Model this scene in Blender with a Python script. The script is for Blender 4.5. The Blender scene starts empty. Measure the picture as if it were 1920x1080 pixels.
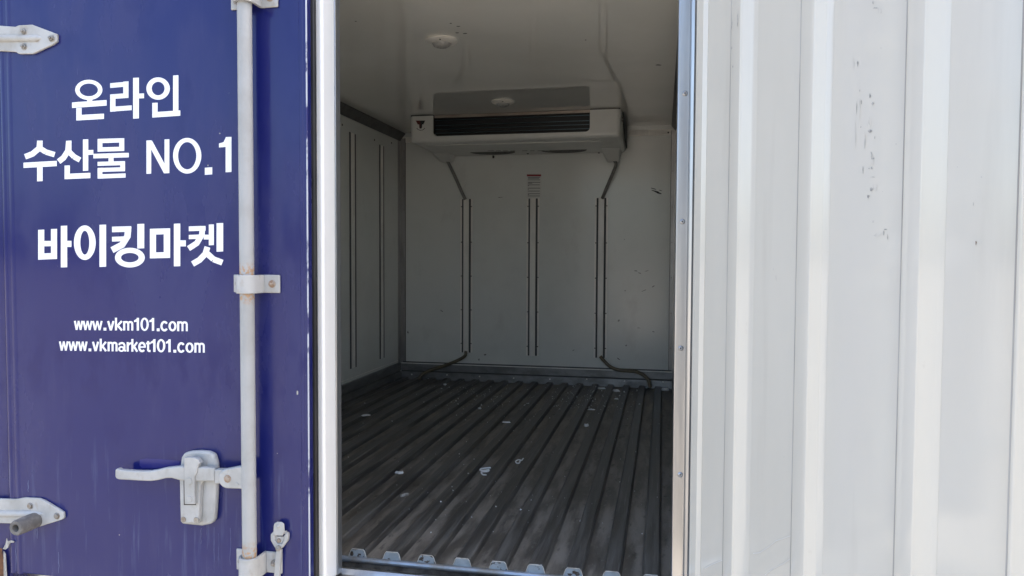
import bpy, bmesh, math, random
from mathutils import Vector

random.seed(7)
SC = bpy.context.scene
COL = SC.collection
R = math.radians

# ------------------------------------------------------------------ camera
CAM_H = 1.65                       # eye height above the yard
F_PX, YAW, PITCH, ROLL = 1378.6, 0.20146, 0.03856, 0.004594
cy, sy, cp, sp = math.cos(YAW), math.sin(YAW), math.cos(PITCH), math.sin(PITCH)
FWD = Vector((-sy*cp, cy*cp, -sp))
RIGHT0 = Vector((cy, sy, 0))
UP0 = RIGHT0.cross(FWD)
RIGHT = math.cos(ROLL)*RIGHT0 + math.sin(ROLL)*UP0
UP = -math.sin(ROLL)*RIGHT0 + math.cos(ROLL)*UP0
cam = bpy.data.cameras.new('camera')
cam_o = bpy.data.objects.new('camera', cam)
COL.objects.link(cam_o)
cam.sensor_width = 36.0
cam.lens = 36.0*F_PX/1920.0
cam.clip_start = 0.02
cam.clip_end = 3000
from mathutils import Matrix
m = Matrix.Identity(4)
for i in range(3):
    m[i][0] = RIGHT[i]; m[i][1] = UP[i]; m[i][2] = -FWD[i]
m[2][3] = CAM_H
cam_o.matrix_world = m
SC.camera = cam_o

# ------------------------------------------------------------------ sky, sun, exposure
SUN_ELEV, SUN_AZ = R(56), R(66)    # azimuth from +Y (truck front) towards +X
world = bpy.data.worlds.new('World')
SC.world = world
world.use_nodes = True
wn = world.node_tree.nodes
bg = wn['Background']
sky = wn.new('ShaderNodeTexSky')
sky.sky_type = 'NISHITA'
sky.sun_disc = False
sky.sun_elevation = SUN_ELEV
sky.sun_rotation = SUN_AZ
sky.air_density = 1.0
sky.dust_density = 4.0
sky.ozone_density = 0.6
world.node_tree.links.new(sky.outputs[0], bg.inputs[0])
bg.inputs[1].default_value = 0.15
sun = bpy.data.lights.new('sun', 'SUN')
sun.energy = 2.9
sun.angle = R(0.5)
sun.color = (1.0, 0.95, 0.86)
sun_o = bpy.data.objects.new('sun', sun)
COL.objects.link(sun_o)
sdir = Vector((math.sin(SUN_AZ)*math.cos(SUN_ELEV), math.cos(SUN_AZ)*math.cos(SUN_ELEV), math.sin(SUN_ELEV)))
sun_o.rotation_euler = (-sdir).to_track_quat('-Z', 'Y').to_euler()
sun_o.location = (3, 6, 8)
SC.view_settings.view_transform = 'Standard'
SC.view_settings.look = 'None'
SC.view_settings.exposure = 1.95
SC.view_settings.gamma = 1
SC.view_settings.use_curve_mapping = False

# ------------------------------------------------------------------ measuring helpers
def ray(px, py):
    return FWD + RIGHT*((px-960)/F_PX) + UP*((540-py)/F_PX)
def atY(px, py, Y):                 # point of the plane y = Y seen at a place of the photograph
    d = ray(px, py)
    p = d*(Y/d.y)
    return Vector((p.x, Y, p.z+CAM_H))
def atX(px, py, X):
    d = ray(px, py)
    p = d*(X/d.x)
    return Vector((X, p.y, p.z+CAM_H))
def atZ(px, py, Z):
    d = ray(px, py)
    p = d*((Z-CAM_H)/d.z)
    return Vector((p.x, p.y, Z))

# the place, metres (x right, y into the truck, z up; the yard is z = 0)
XL, XR = -1.5645, 0.077             # inner faces of the side walls
YB = 4.25                           # bulkhead
ZC = CAM_H+0.758                    # ceiling
ZF = CAM_H-0.730                    # floor between the ribs
YFACE = 1.45                        # outer skin of the closed door
YS = 1.67                           # rear end of the floor deck
ZK = CAM_H-0.6285                   # top of the skirting
ZBOT, ZTOP = ZF-0.09, ZC+0.10

# ------------------------------------------------------------------ materials
MATS = {}
def mat(name, c1, c2=None, scale=4.0, stretch=(1, 1, 1), lo=0.4, hi=0.65, rough=0.5, rough2=None, metal=0.0,
        bump=0.0, bump_scale=200.0, bump_stretch=(1, 1, 1), coat=0.0, coat_rough=0.05, extra=None, detail=6, spec=0.5):
    mt = bpy.data.materials.new(name)
    mt.use_nodes = True
    nt = mt.node_tree
    N, L = nt.nodes, nt.links
    b = N['Principled BSDF']
    b.inputs['Roughness'].default_value = rough
    b.inputs['Metallic'].default_value = metal
    b.inputs['Specular IOR Level'].default_value = spec
    b.inputs['Coat Weight'].default_value = coat
    b.inputs['Coat Roughness'].default_value = coat_rough
    geo = N.new('ShaderNodeNewGeometry')
    def noise(scale, stretch, det):
        mp = N.new('ShaderNodeMapping')
        mp.inputs['Scale'].default_value = stretch
        L.new(geo.outputs['Position'], mp.inputs['Vector'])
        n = N.new('ShaderNodeTexNoise')
        n.inputs['Scale'].default_value = scale
        n.inputs['Detail'].default_value = det
        n.inputs['Roughness'].default_value = 0.6
        L.new(mp.outputs[0], n.inputs['Vector'])
        return n
    col = None
    if c2 is not None:
        n = noise(scale, stretch, detail)
        mr = N.new('ShaderNodeMapRange')
        mr.inputs[1].default_value = lo
        mr.inputs[2].default_value = hi
        mr.interpolation_type = 'SMOOTHSTEP'
        L.new(n.outputs['Fac'], mr.inputs[0])
        mx = N.new('ShaderNodeMix'); mx.data_type = 'RGBA'
        mx.inputs[6].default_value = (*c1, 1)
        mx.inputs[7].default_value = (*c2, 1)
        L.new(mr.outputs[0], mx.inputs[0])
        col = mx.outputs[2]
        if rough2 is not None:
            mr2 = N.new('ShaderNodeMapRange')
            mr2.inputs[3].default_value = rough
            mr2.inputs[4].default_value = rough2
            L.new(mr.outputs[0], mr2.inputs[0])
            L.new(mr2.outputs[0], b.inputs['Roughness'])
    else:
        rgb = N.new('ShaderNodeRGB'); rgb.outputs[0].default_value = (*c1, 1)
        col = rgb.outputs[0]
    if extra:
        # extra layers: (colour, scale, stretch, lo, hi, strength, (z centre, z half height) or None)
        for (c, s, st, l, h, k, band) in extra:
            n = noise(s, st, 5)
            mr = N.new('ShaderNodeMapRange')
            mr.inputs[1].default_value = l
            mr.inputs[2].default_value = h
            mr.inputs[4].default_value = k
            L.new(n.outputs['Fac'], mr.inputs[0])
            fac = mr.outputs[0]
            if band:
                sx = N.new('ShaderNodeSeparateXYZ'); L.new(geo.outputs['Position'], sx.inputs[0])
                su = None
                for (zc, zh) in band:
                    a = N.new('ShaderNodeMath'); a.operation = 'SUBTRACT'; a.inputs[1].default_value = zc
                    L.new(sx.outputs['Z'], a.inputs[0])
                    ab = N.new('ShaderNodeMath'); ab.operation = 'ABSOLUTE'; L.new(a.outputs[0], ab.inputs[0])
                    q = N.new('ShaderNodeMapRange')
                    q.inputs[1].default_value = zh; q.inputs[2].default_value = zh*0.3
                    L.new(ab.outputs[0], q.inputs[0])
                    if su is None:
                        su = q.outputs[0]
                    else:
                        mxm = N.new('ShaderNodeMath'); mxm.operation = 'MAXIMUM'
                        L.new(su, mxm.inputs[0]); L.new(q.outputs[0], mxm.inputs[1]); su = mxm.outputs[0]
                mu = N.new('ShaderNodeMath'); mu.operation = 'MULTIPLY'
                L.new(fac, mu.inputs[0]); L.new(su, mu.inputs[1]); fac = mu.outputs[0]
            mx = N.new('ShaderNodeMix'); mx.data_type = 'RGBA'
            L.new(fac, mx.inputs[0]); L.new(col, mx.inputs[6]); mx.inputs[7].default_value = (*c, 1)
            col = mx.outputs[2]
    L.new(col, b.inputs['Base Color'])
    if bump > 0:
        n = noise(bump_scale, bump_stretch, 4)
        bp = N.new('ShaderNodeBump')
        bp.inputs['Strength'].default_value = bump
        bp.inputs['Distance'].default_value = 0.001
        L.new(n.outputs['Fac'], bp.inputs['Height'])
        L.new(bp.outputs[0], b.inputs['Normal'])
    MATS[name] = mt
    return mt

mat('yard', (0.26, 0.235, 0.20), (0.33, 0.295, 0.25), 1.2, rough=0.9, bump=0.4, bump_scale=60)
mat('white_panel', (0.74, 0.755, 0.715), (0.69, 0.705, 0.665), 2.2, rough=0.16, rough2=0.24, bump=0.06, bump_scale=9,
    extra=[((0.45, 0.44, 0.40), 9, (1, 1, 0.6), 0.60, 0.85, 0.35, None)])
mat('white_ceiling', (0.78, 0.765, 0.70), (0.73, 0.715, 0.65), 2.0, rough=0.02, rough2=0.04, bump=0.006, bump_scale=3, spec=0.5)
MATS['white_ceiling'].node_tree.nodes['Principled BSDF'].inputs['IOR'].default_value = 2.5
mat('white_lining', (0.63, 0.61, 0.545), (0.60, 0.58, 0.515), 3.0, (1, 1, 0.3), rough=0.07, rough2=0.13, bump=0.05, bump_scale=7,
    extra=[((0.45, 0.42, 0.36), 60, (1, 1, 0.5), 0.70, 0.82, 0.35, None), ((0.44, 0.415, 0.36), 16, (1, 1, 0.10), 0.60, 0.80, 0.35, None)])
MATS['white_lining'].node_tree.nodes['Principled BSDF'].inputs['IOR'].default_value = 1.6
mat('white_edge', (0.93, 0.935, 0.93), (0.90, 0.905, 0.90), 5, rough=0.3, rough2=0.32)
mat('blue_paint', (0.010, 0.014, 0.108), (0.023, 0.026, 0.118), 4.5, (1, 1, 0.35), rough=0.12, rough2=0.36, bump=0.3, bump_scale=7, coat=0.0, spec=0.38,
    extra=[((0.10, 0.10, 0.19), 22, (1, 1, 0.12), 0.60, 0.9, 0.22, None),
           ((0.12, 0.16, 0.29), 60, (1, 1, 0.06), 0.56, 0.74, 0.5, [(CAM_H-0.60, 0.20)]),
           ((0.005, 0.008, 0.095), 20, (1, 1, 0.4), 0.48, 0.60, 0.85, [(CAM_H-0.25, 0.10)]),
           ((0.005, 0.008, 0.095), 11, (1, 1, 0.5), 0.55, 0.68, 0.6, None),
           ((0.30, 0.32, 0.38), 160, (1, 1, 0.6), 0.72, 0.80, 0.6, None)])
mat('deep_blue', (0.012, 0.014, 0.15), (0.018, 0.02, 0.16), 30, rough=0.3, rough2=0.4)
mat('hardware_paint', (0.43, 0.435, 0.43), (0.35, 0.35, 0.335), 14, rough=0.38, rough2=0.62, bump=0.5, bump_scale=60,
    extra=[((0.27, 0.22, 0.16), 55, (1, 1, 0.6), 0.58, 0.76, 0.6, None), ((0.20, 0.18, 0.15), 18, (1, 1, 0.4), 0.58, 0.8, 0.45, None)])
mat('rod_paint', (0.50, 0.54, 0.58), (0.44, 0.46, 0.47), 14, rough=0.4, rough2=0.55, bump=0.12, bump_scale=60,
    extra=[((0.20, 0.19, 0.17), 150, (1, 1, 0.6), 0.68, 0.76, 0.7, None)])
mat('cove_metal', (0.075, 0.073, 0.07), (0.05, 0.048, 0.046), 20, rough=0.4, metal=0.4)
mat('corner_metal', (0.34, 0.335, 0.33), (0.26, 0.255, 0.25), 20, (1, 1, 0.2), rough=0.35, metal=0.6)
mat('rusty_bolt', (0.30, 0.19, 0.12), (0.36, 0.31, 0.26), 90, rough=0.6, metal=0.3)
mat('steel_bolt', (0.32, 0.31, 0.29), (0.22, 0.19, 0.16), 80, rough=0.45, metal=0.6)
mat('black_rubber', (0.012, 0.012, 0.014), (0.022, 0.022, 0.024), 40, (1, 1, 0.2), rough=0.42, rough2=0.6)
mat('grey_rubber', (0.12, 0.115, 0.11), (0.19, 0.18, 0.17), 60, rough=0.75, bump=0.3, bump_scale=150)
mat('aluminium', (0.52, 0.52, 0.52), (0.43, 0.43, 0.43), 30, (1, 1, 0.06), rough=0.28, rough2=0.42, metal=1.0, bump=0.1, bump_scale=60, bump_stretch=(1, 1, 0.05))
mat('aluminium_grey', (0.40, 0.41, 0.42), (0.32, 0.33, 0.34), 30, (1, 1, 0.06), rough=0.35, rough2=0.5, metal=0.9)
mat('skirting_metal', (0.27, 0.27, 0.27), (0.20, 0.198, 0.195), 9, (1, 0.4, 2), rough=0.38, rough2=0.55, metal=0.6,
    extra=[((0.06, 0.05, 0.04), 30, (1, 1, 1), 0.58, 0.8, 0.35, None)])
mat('deck', (0.27, 0.24, 0.20), (0.10, 0.088, 0.072), 26, (1.0, 0.16, 1), lo=0.36, hi=0.62, rough=0.6, rough2=0.42, metal=0.0, bump=0.8, bump_scale=120, bump_stretch=(1, 0.25, 1),
    extra=[((0.16, 0.125, 0.09), 14, (1.3, 0.25, 1), 0.60, 0.75, 0.5, None), ((0.30, 0.29, 0.265), 90, (1, 0.4, 1), 0.58, 0.75, 0.6, None), ((0.03, 0.025, 0.02), 40, (1, 0.35, 1), 0.60, 0.72, 0.7, None)])
mat('rib_steel', (0.075, 0.069, 0.061), (0.17, 0.16, 0.143), 30, (1.6, 0.10, 1), rough=0.34, rough2=0.5, metal=0.25, bump=0.6, bump_scale=150, bump_stretch=(1, 0.2, 1),
    extra=[((0.24, 0.23, 0.22), 70, (2, 0.06, 1), 0.56, 0.72, 0.6, None), ((0.10, 0.07, 0.05), 22, (1, 0.4, 1), 0.66, 0.8, 0.6, None)])
mat('cap_paint', (0.30, 0.345, 0.38), (0.25, 0.29, 0.31), 40, rough=0.5,
    extra=[((0.055, 0.04, 0.03), 48, (1, 1, 1.2), 0.55, 0.59, 1.0, None)])
mat('cap_rim', (0.60, 0.58, 0.54), (0.40, 0.36, 0.30), 90, rough=0.6)
mat('deck_edge', (0.36, 0.42, 0.50), (0.28, 0.27, 0.25), 18, rough=0.3, rough2=0.5, metal=0.6)
mat('dark_channel', (0.025, 0.024, 0.023), (0.05, 0.045, 0.04), 30, rough=0.7)
mat('unit_plastic', (0.66, 0.66, 0.62), (0.62, 0.62, 0.58), 6, rough=0.28, rough2=0.36)
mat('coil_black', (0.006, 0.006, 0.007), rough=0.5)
mat('coil_tube', (0.10, 0.14, 0.16), rough=0.3, metal=0.8)
mat('coil_strip', (0.38, 0.33, 0.28), (0.30, 0.24, 0.2), 40, (0.3, 1, 1), rough=0.4, metal=0.4)
mat('channel_steel', (0.88, 0.86, 0.80), (0.76, 0.74, 0.69), 20, (1, 1, 0.2), rough=0.25, rough2=0.4, metal=0.0)
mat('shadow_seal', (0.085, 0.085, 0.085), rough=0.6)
mat('hose', (0.15, 0.12, 0.075), (0.11, 0.09, 0.055), 20, rough=0.35, rough2=0.5)
mat('hose_grey', (0.24, 0.24, 0.225), (0.17, 0.17, 0.16), 20, rough=0.4)
mat('lamp_rim', (0.72, 0.69, 0.62), (0.66, 0.63, 0.56), 20, rough=0.35)
mat('lamp_lens', (0.42, 0.41, 0.38), (0.34, 0.33, 0.31), 60, rough=0.15, spec=0.8)
mat('dark_screw', (0.04, 0.035, 0.03), rough=0.5)
mat('vinyl_white', (0.85, 0.87, 0.89), (0.76, 0.78, 0.82), 14, (1, 1, 0.4), rough=0.3, rough2=0.5)
mat('sticker_white', (0.66, 0.66, 0.63), rough=0.4)
mat('sticker_red', (0.28, 0.025, 0.03), rough=0.4)
mat('print_black', (0.02, 0.02, 0.02), rough=0.5)
mat('logo_red', (0.09, 0.012, 0.010), rough=0.4)
mat('scuff', (0.27, 0.265, 0.25), (0.46, 0.45, 0.42), 220, (1, 1, 0.4), rough=0.6)
mat('scuff_dark', (0.03, 0.03, 0.03), rough=0.6)
mat('smear', (0.61, 0.59, 0.53), (0.50, 0.485, 0.44), 90, (1, 1, 0.3), lo=0.45, hi=0.62, rough=0.2)
mat('scuff_wall', (0.12, 0.12, 0.11), (0.45, 0.45, 0.42), 60, rough=0.6)
mat('scuff_pale', (0.62, 0.62, 0.60), rough=0.3)
mat('foam', (0.90, 0.91, 0.90), (0.80, 0.80, 0.78), 80, rough=0.8, bump=0.3, bump_scale=300)
mat('grime_foam', (0.40, 0.36, 0.30), (0.58, 0.55, 0.5), 90, rough=0.8)
mat('rust', (0.16, 0.07, 0.03), (0.07, 0.035, 0.02), 60, rough=0.85, bump=0.6, bump_scale=120)
mat('rust_post', (0.05, 0.045, 0.12), (0.12, 0.075, 0.05), 12, (1, 1, 0.4), lo=0.42, hi=0.6, rough=0.6)
mat('crease_shade', (0.30, 0.29, 0.27), (0.42, 0.41, 0.39), 60, (1, 1, 0.1), rough=0.6)
mat('chip_metal', (0.50, 0.53, 0.60), (0.03, 0.03, 0.14), 26, (1, 1, 0.5), lo=0.52, hi=0.60, rough=0.35)
mat('drip', (0.10, 0.125, 0.25), (0.025, 0.03, 0.13), 60, (1, 1, 0.2), rough=0.5)
mat('body_white', (0.72, 0.73, 0.72), (0.68, 0.69, 0.68), 2, rough=0.4)

# ------------------------------------------------------------------ mesh helpers
class MB:
    def __init__(s):
        s.v, s.f = [], []
    def add(s, vs, fs):
        o = len(s.v)
        s.v += [Vector(v) for v in vs]
        s.f += [tuple(i+o for i in f) for f in fs]
        return s
    def box(s, a, b):
        x0, y0, z0 = a; x1, y1, z1 = b
        return s.add([(x0, y0, z0), (x1, y0, z0), (x1, y1, z0), (x0, y1, z0), (x0, y0, z1), (x1, y0, z1), (x1, y1, z1), (x0, y1, z1)],
                     [(0, 3, 2, 1), (4, 5, 6, 7), (0, 1, 5, 4), (1, 2, 6, 5), (2, 3, 7, 6), (3, 0, 4, 7)])
    def sweep(s, poly, off):        # polygon (3D points) extruded by a vector
        n = len(poly)
        poly = [Vector(p) for p in poly]; off = Vector(off)
        return s.add(poly+[p+off for p in poly],
                     [tuple(range(n)), tuple(range(2*n-1, n-1, -1))]+[(i, i+n, (i+1) % n+n, (i+1) % n) for i in range(n)])
    def sheet(s, poly):
        return s.add(poly, [tuple(range(len(poly)))])
    def rings(s, rings, closed=False, caps=True):
        n = len(rings[0]); k = len(rings)
        vs = [p for r in rings for p in r]
        fs = []
        for a in range(k-1 if not closed else k):
            b = (a+1) % k
            for i in range(n):
                j = (i+1) % n
                fs.append((a*n+i, a*n+j, b*n+j, b*n+i))
        if caps and not closed:
            fs += [tuple(range(n-1, -1, -1)), tuple((k-1)*n+i for i in range(n))]
        return s.add(vs, fs)
    def tube(s, path, r, n=10):
        path = [Vector(p) for p in path]
        rs = []
        up = Vector((0.13, 0.3, 0.94))
        for i, p in enumerate(path):
            t = (path[min(i+1, len(path)-1)]-path[max(i-1, 0)]).normalized()
            a = t.cross(up)
            if a.length < 1e-3:
                a = t.cross(Vector((1, 0, 0)))
            a.normalize(); b = t.cross(a).normalized()
            rr = r[i] if isinstance(r, (list, tuple)) else r
            rs.append([p+a*rr*math.cos(2*math.pi*k/n)+b*rr*math.sin(2*math.pi*k/n) for k in range(n)])
        return s.rings(rs)
    def lathe(s, c, axis, prof, n=16, caps=True):   # prof: (radius, distance along the axis)
        c = Vector(c); t = Vector(axis).normalized()
        a = t.cross(Vector((0, 0, 1)))
        if a.length < 1e-3:
            a = t.cross(Vector((1, 0, 0)))
        a.normalize(); b = t.cross(a)
        rs = [[c+t*h+(a*math.cos(2*math.pi*k/n)+b*math.sin(2*math.pi*k/n))*r for k in range(n)] for r, h in prof]
        return s.rings(rs, caps=caps)
    def mesh(s, name, origin=None):
        if origin is None:
            lo = [min(v[i] for v in s.v) for i in range(3)]; hi = [max(v[i] for v in s.v) for i in range(3)]
            origin = Vector([(a+b)/2 for a, b in zip(lo, hi)])
        me = bpy.data.meshes.new(name)
        me.from_pydata([v-origin for v in s.v], [], s.f)
        bm = bmesh.new(); bm.from_mesh(me)
        bmesh.ops.recalc_face_normals(bm, faces=bm.faces)
        bm.to_mesh(me); bm.free()
        me.validate()
        return me, origin

WLOC = {}
def link(name, me, origin, material, parent=None, bevel=0.0, seg=2, smooth=True, angle=35):
    o = bpy.data.objects.new(name, me)
    COL.objects.link(o)
    if material is not None and len(me.materials) == 0:
        me.materials.append(MATS[material])
    if smooth and len(me.polygons):
        me.polygons.foreach_set('use_smooth', [True]*len(me.polygons))
        me.set_sharp_from_angle(angle=R(angle))
    WLOC[o] = Vector(origin)
    if parent is not None:
        o.parent = parent
        o.location = Vector(origin)-WLOC[parent]
    else:
        o.location = origin
    if bevel > 0:
        bv = o.modifiers.new('bevel', 'BEVEL')
        bv.width = bevel; bv.segments = seg; bv.limit_method = 'ANGLE'; bv.angle_limit = R(30)
    return o
def part(name, mb, material, parent=None, bevel=0.0, seg=2, smooth=True, angle=35):
    me, o = mb.mesh(name)
    return link(name, me, o, material, parent, bevel, seg, smooth, angle)
def again(src, name, origin, parent):   # a repeat that shares the mesh
    o = src.copy()
    o.name = name
    COL.objects.link(o)
    WLOC[o] = Vector(origin)
    o.parent = parent
    o.location = Vector(origin)-(WLOC[parent] if parent else Vector())
    return o
def empty(name, loc, label=None, cat=None, group=None, parent=None):
    o = bpy.data.objects.new(name, None)
    COL.objects.link(o)
    o.empty_display_size = 0.1
    WLOC[o] = Vector(loc)
    if parent:
        o.parent = parent
        o.location = Vector(loc)-WLOC[parent]
    else:
        o.location = loc
    tag(o, label, cat, group)
    return o
def tag(o, label=None, cat=None, group=None, kind=None):
    if label: o['label'] = label
    if cat: o['category'] = cat
    if group: o['group'] = group
    if kind: o['kind'] = kind
    return o
def spline(pts, n=8):
    pts = [Vector(p) for p in pts]
    q = [pts[0]*2-pts[1]]+pts+[pts[-1]*2-pts[-2]]
    out = []
    for i in range(1, len(q)-2):
        for k in range(n):
            t = k/n
            a, b, c, d = q[i-1], q[i], q[i+1], q[i+2]
            out.append(0.5*((2*b)+(c-a)*t+(2*a-5*b+4*c-d)*t*t+(3*b-a-3*c+d)*t**3))
    out.append(pts[-1])
    return out
def boolean(o, cutters):
    for c in cutters:
        md = o.modifiers.new('cut', 'BOOLEAN')
        md.operation = 'DIFFERENCE'; md.object = c; md.solver = 'EXACT'
    dg = bpy.context.evaluated_depsgraph_get()
    dg.update()
    me = bpy.data.meshes.new_from_object(o.evaluated_get(dg))
    o.modifiers.clear()
    o.data = me
    for c in cutters:
        bpy.data.objects.remove(c)
    me.polygons.foreach_set('use_smooth', [True]*len(me.polygons))
    me.set_sharp_from_angle(angle=R(30))
    return o

# ================================================================== SETTING
g = part('ground', MB().sheet([(-400, -400, 0), (400, -400, 0), (400, 400, 0), (-400, 400, 0)]), 'yard', smooth=False)
tag(g, 'pale sunlit concrete yard around the truck', 'ground', kind='structure')

# ================================================================== TRUCK BOX
truck = empty('refrigerated_truck_box', ((XL+XR)/2, 2.9, 0),
              'white insulated cargo box of a refrigerated truck, left rear door closed and right one open', 'truck box')
T = 0.075
part('left_wall', MB().box((XL-T, YS-0.05, ZBOT), (XL, YB+T, ZTOP)), 'white_panel', truck)
lw = bpy.data.objects['left_wall']
rw = part('right_wall', MB().box((XR, YS-0.05, ZBOT), (XR+T, YB+T, ZTOP)), 'white_panel', truck)
bw = part('bulkhead', MB().box((XL+0.0005, YB, ZBOT), (XR-0.0005, YB+T-0.001, ZTOP-0.001)), 'white_panel', truck)
ceil = part('ceiling', MB().box((XL+0.001, YS-0.05, ZC), (XR-0.001, YB-0.001, ZTOP+0.001)), 'white_ceiling', truck)
roof = part('roof', MB().box((XL-T-0.01, YS-0.17, ZTOP+0.002), (XR+T+0.01, YB+T+0.01, ZTOP+0.03)), 'body_white', truck, bevel=0.01)
# chassis below, out of the picture but it carries the box
part('frame_rail', MB().box((-1.15, 1.8, 0.5), (-1.05, 5.6, ZBOT-0.002)), 'dark_channel', truck)
part('frame_rail', MB().box((-0.44, 1.8, 0.5), (-0.34, 5.6, ZBOT-0.002)), 'dark_channel', truck)
for wx in (-1.42, -0.02):
    w = part('wheel', MB().lathe((wx-0.09, 3.3, 0.3), (1, 0, 0), [(0.14, 0), (0.28, 0), (0.30, 0.03), (0.30, 0.15), (0.28, 0.18), (0.14, 0.18)], 24), 'black_rubber', truck)
    part('rim', MB().lathe((wx-0.08, 3.3, 0.3), (1, 0, 0), [(0.137, 0), (0.05, 0.02), (0.05, 0.14), (0.137, 0.16)], 20), 'body_white', w)
part('axle', MB().tube([(-1.4, 3.3, 0.3), (-0.04, 3.3, 0.3)], 0.04), 'dark_channel', truck)
part('spring_hanger', MB().box((-1.14, 3.2, 0.28), (-1.06, 3.4, 0.51)), 'dark_channel', truck)
part('spring_hanger', MB().box((-0.43, 3.2, 0.28), (-0.35, 3.4, 0.51)), 'dark_channel', truck)

# ---- floor deck with its ribs
YE = YB-0.0215
floor = part('floor_deck', MB().box((XL+0.0015, YS, ZBOT+0.001), (XR-0.0015, YB-0.002, ZF)), 'deck', truck, smooth=False)
caps_px = [(655, 686.5, 1041.5), (719, 753, 1047.5), (785, 818, 1053.5), (851, 884, 1059.5), (918, 951, 1065), (987, 1021, 1072)]
cx_ = [(atY((a+b)/2, y, YS).x) for a, b, y in caps_px]
pitch = (cx_[-1]-cx_[0])/5
x0 = cx_[0]-4*pitch+0.0
while x0-pitch > XL+0.03:
    x0 -= pitch
RH, RB, RT = 0.0175, 0.0225, 0.0165
rib0 = cap0 = None
xs = []
x = x0
k = 0
while x < XR-0.02:
    if x > XL+0.028:
        xs.append(x)
    x += pitch
for x in xs:
    if rib0 is None:
        pr = [(-RB, 0), (-RB+0.002, 0.003), (-RT-0.002, RH-0.003), (-RT+0.001, RH), (RT-0.001, RH), (RT+0.002, RH-0.003), (RB-0.002, 0.003), (RB, 0)]
        mb = MB().sweep([(x+a, YS+0.006, ZF-0.001+h) for a, h in pr], (0, YE-YS-0.006, 0))
        rib0 = part('rib', mb, 'rib_steel', floor)
        ro = WLOC[rib0].copy(); rx = x
        cpf = [(-RB+0.0005, -0.004), (-RB+0.001, 0.002), (-RT-0.0005, RH-0.004), (-RT+0.002, RH-0.0005), (RT-0.003, RH+0.0002), (RT+0.001, RH-0.004), (RB-0.001, 0.001), (RB+0.001, -0.004)]
        cap0 = part('rib_cap', MB().sweep([(x+a, YS-0.001, ZF+h) for a, h in cpf], (0, 0.006, 0)), 'cap_paint', floor, bevel=0.001)
        co = WLOC[cap0].copy()
        # torn pale rim where the paint lifted
        rim0 = part('cap_flange', MB().tube([(x-RB-0.001, YS-0.002, ZF-0.003), (x-RT-0.001, YS-0.002, ZF+RH-0.004), (x-RT+0.003, YS-0.002, ZF+RH+0.0006),
                                            (x+RT-0.003, YS-0.002, ZF+RH+0.0006), (x+RT+0.0015, YS-0.002, ZF+RH-0.004), (x+RB+0.001, YS-0.002, ZF-0.003)], 0.0009, 6), 'cap_rim', floor)
        fo = WLOC[rim0].copy()
    else:
        again(rib0, 'rib', ro+Vector((x-rx, 0, 0)), floor)
        again(cap0, 'rib_cap', co+Vector((x-rx, 0, random.uniform(-0.001, 0.0005))), floor)
        again(rim0, 'cap_flange', fo+Vector((x-rx, 0, 0)), floor)
# rear nosing of the deck, drain channel and door sill
part('deck_nosing', MB().tube([(XL+0.05, YS-0.004, ZF-0.008), (XR-0.03, YS-0.004, ZF-0.008)], 0.0075, 12), 'deck_edge', truck)
part('drain_channel', MB().box((XL+0.05, 1.612, ZF-0.085), (XR-0.03, YS-0.001, ZF-0.06)), 'dark_channel', truck)
zs = atY(642.5, 1064, 1.60).z
part('sill', MB().sweep([(XL+0.03, 1.610, zs-0.06), (XL+0.03, 1.610, zs-0.003), (XL+0.03, 1.604, zs), (XL+0.03, 1.597, zs-0.0005), (XL+0.03, 1.594, zs-0.004), (XL+0.03, 1.59, zs-0.012), (XL+0.03, 1.50, zs-0.02), (XL+0.03, 1.50, zs-0.06)], (XR-XL-0.03, 0, 0)), 'aluminium', truck)

# ---- skirting (two lipped strips on the bulkhead and on the left wall)
def skirt_profile():
    # (distance from wall, height) from the wall outwards
    zt = ZK-ZF
    return [(0, zt), (0.010, zt), (0.012, zt-0.004), (0.012, zt-0.046), (0.004, zt-0.048), (0.004, zt-0.053), (0.014, zt-0.055), (0.017, 0.002), (0.0, 0.002)]
pr = skirt_profile()
sk = part('skirting', MB().sweep([(XL+0.012, YB-d, ZF+h) for d, h in pr], (XR-XL-0.024, 0, 0)), 'skirting_metal', truck, angle=20)
sk2 = part('skirting', MB().sweep([(XL+d, YS+0.02, ZF+h) for d, h in pr], (0, YB-YS-0.035, 0)), 'skirting_metal', truck, angle=20)
sk3 = part('skirting', MB().sweep([(XR-d, YS+0.02, ZF+h) for d, h in pr], (0, YB-YS-0.035, 0)), 'skirting_metal', truck, angle=20)
part('seal_shade_line', MB().box((XL+0.02, YB-0.0045, ZK), (XR-0.02, YB-0.0005, ZK+0.006)), 'shadow_seal', sk)
part('seal_shade_line', MB().box((XL+0.014, YB-0.0135, ZK-0.0535), (XR-0.014, YB-0.003, ZK-0.0485)), 'shadow_seal', sk)  # dark strip painting the shade inside the skirting groove
part('skirting_highlight', MB().box((XL+0.014, YB-0.0132, ZK-0.006), (XR-0.014, YB-0.006, ZK-0.0005)), 'channel_steel', sk)  # pale strip painting the highlight along the skirting's top edge
for px, py in [(772, 702), (838, 703), (899, 706), (963, 709), (1031, 711), (1100, 711), (1171, 714), (1243, 716)]:
    p = atY(px, py, YB-0.018)
    part('rivet', MB().lathe(p, (0, -1, 0), [(0.0045, -0.004), (0.0045, 0.0005), (0.003, 0.002), (0.001, 0.0026)], 8), 'channel_steel', sk)

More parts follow.
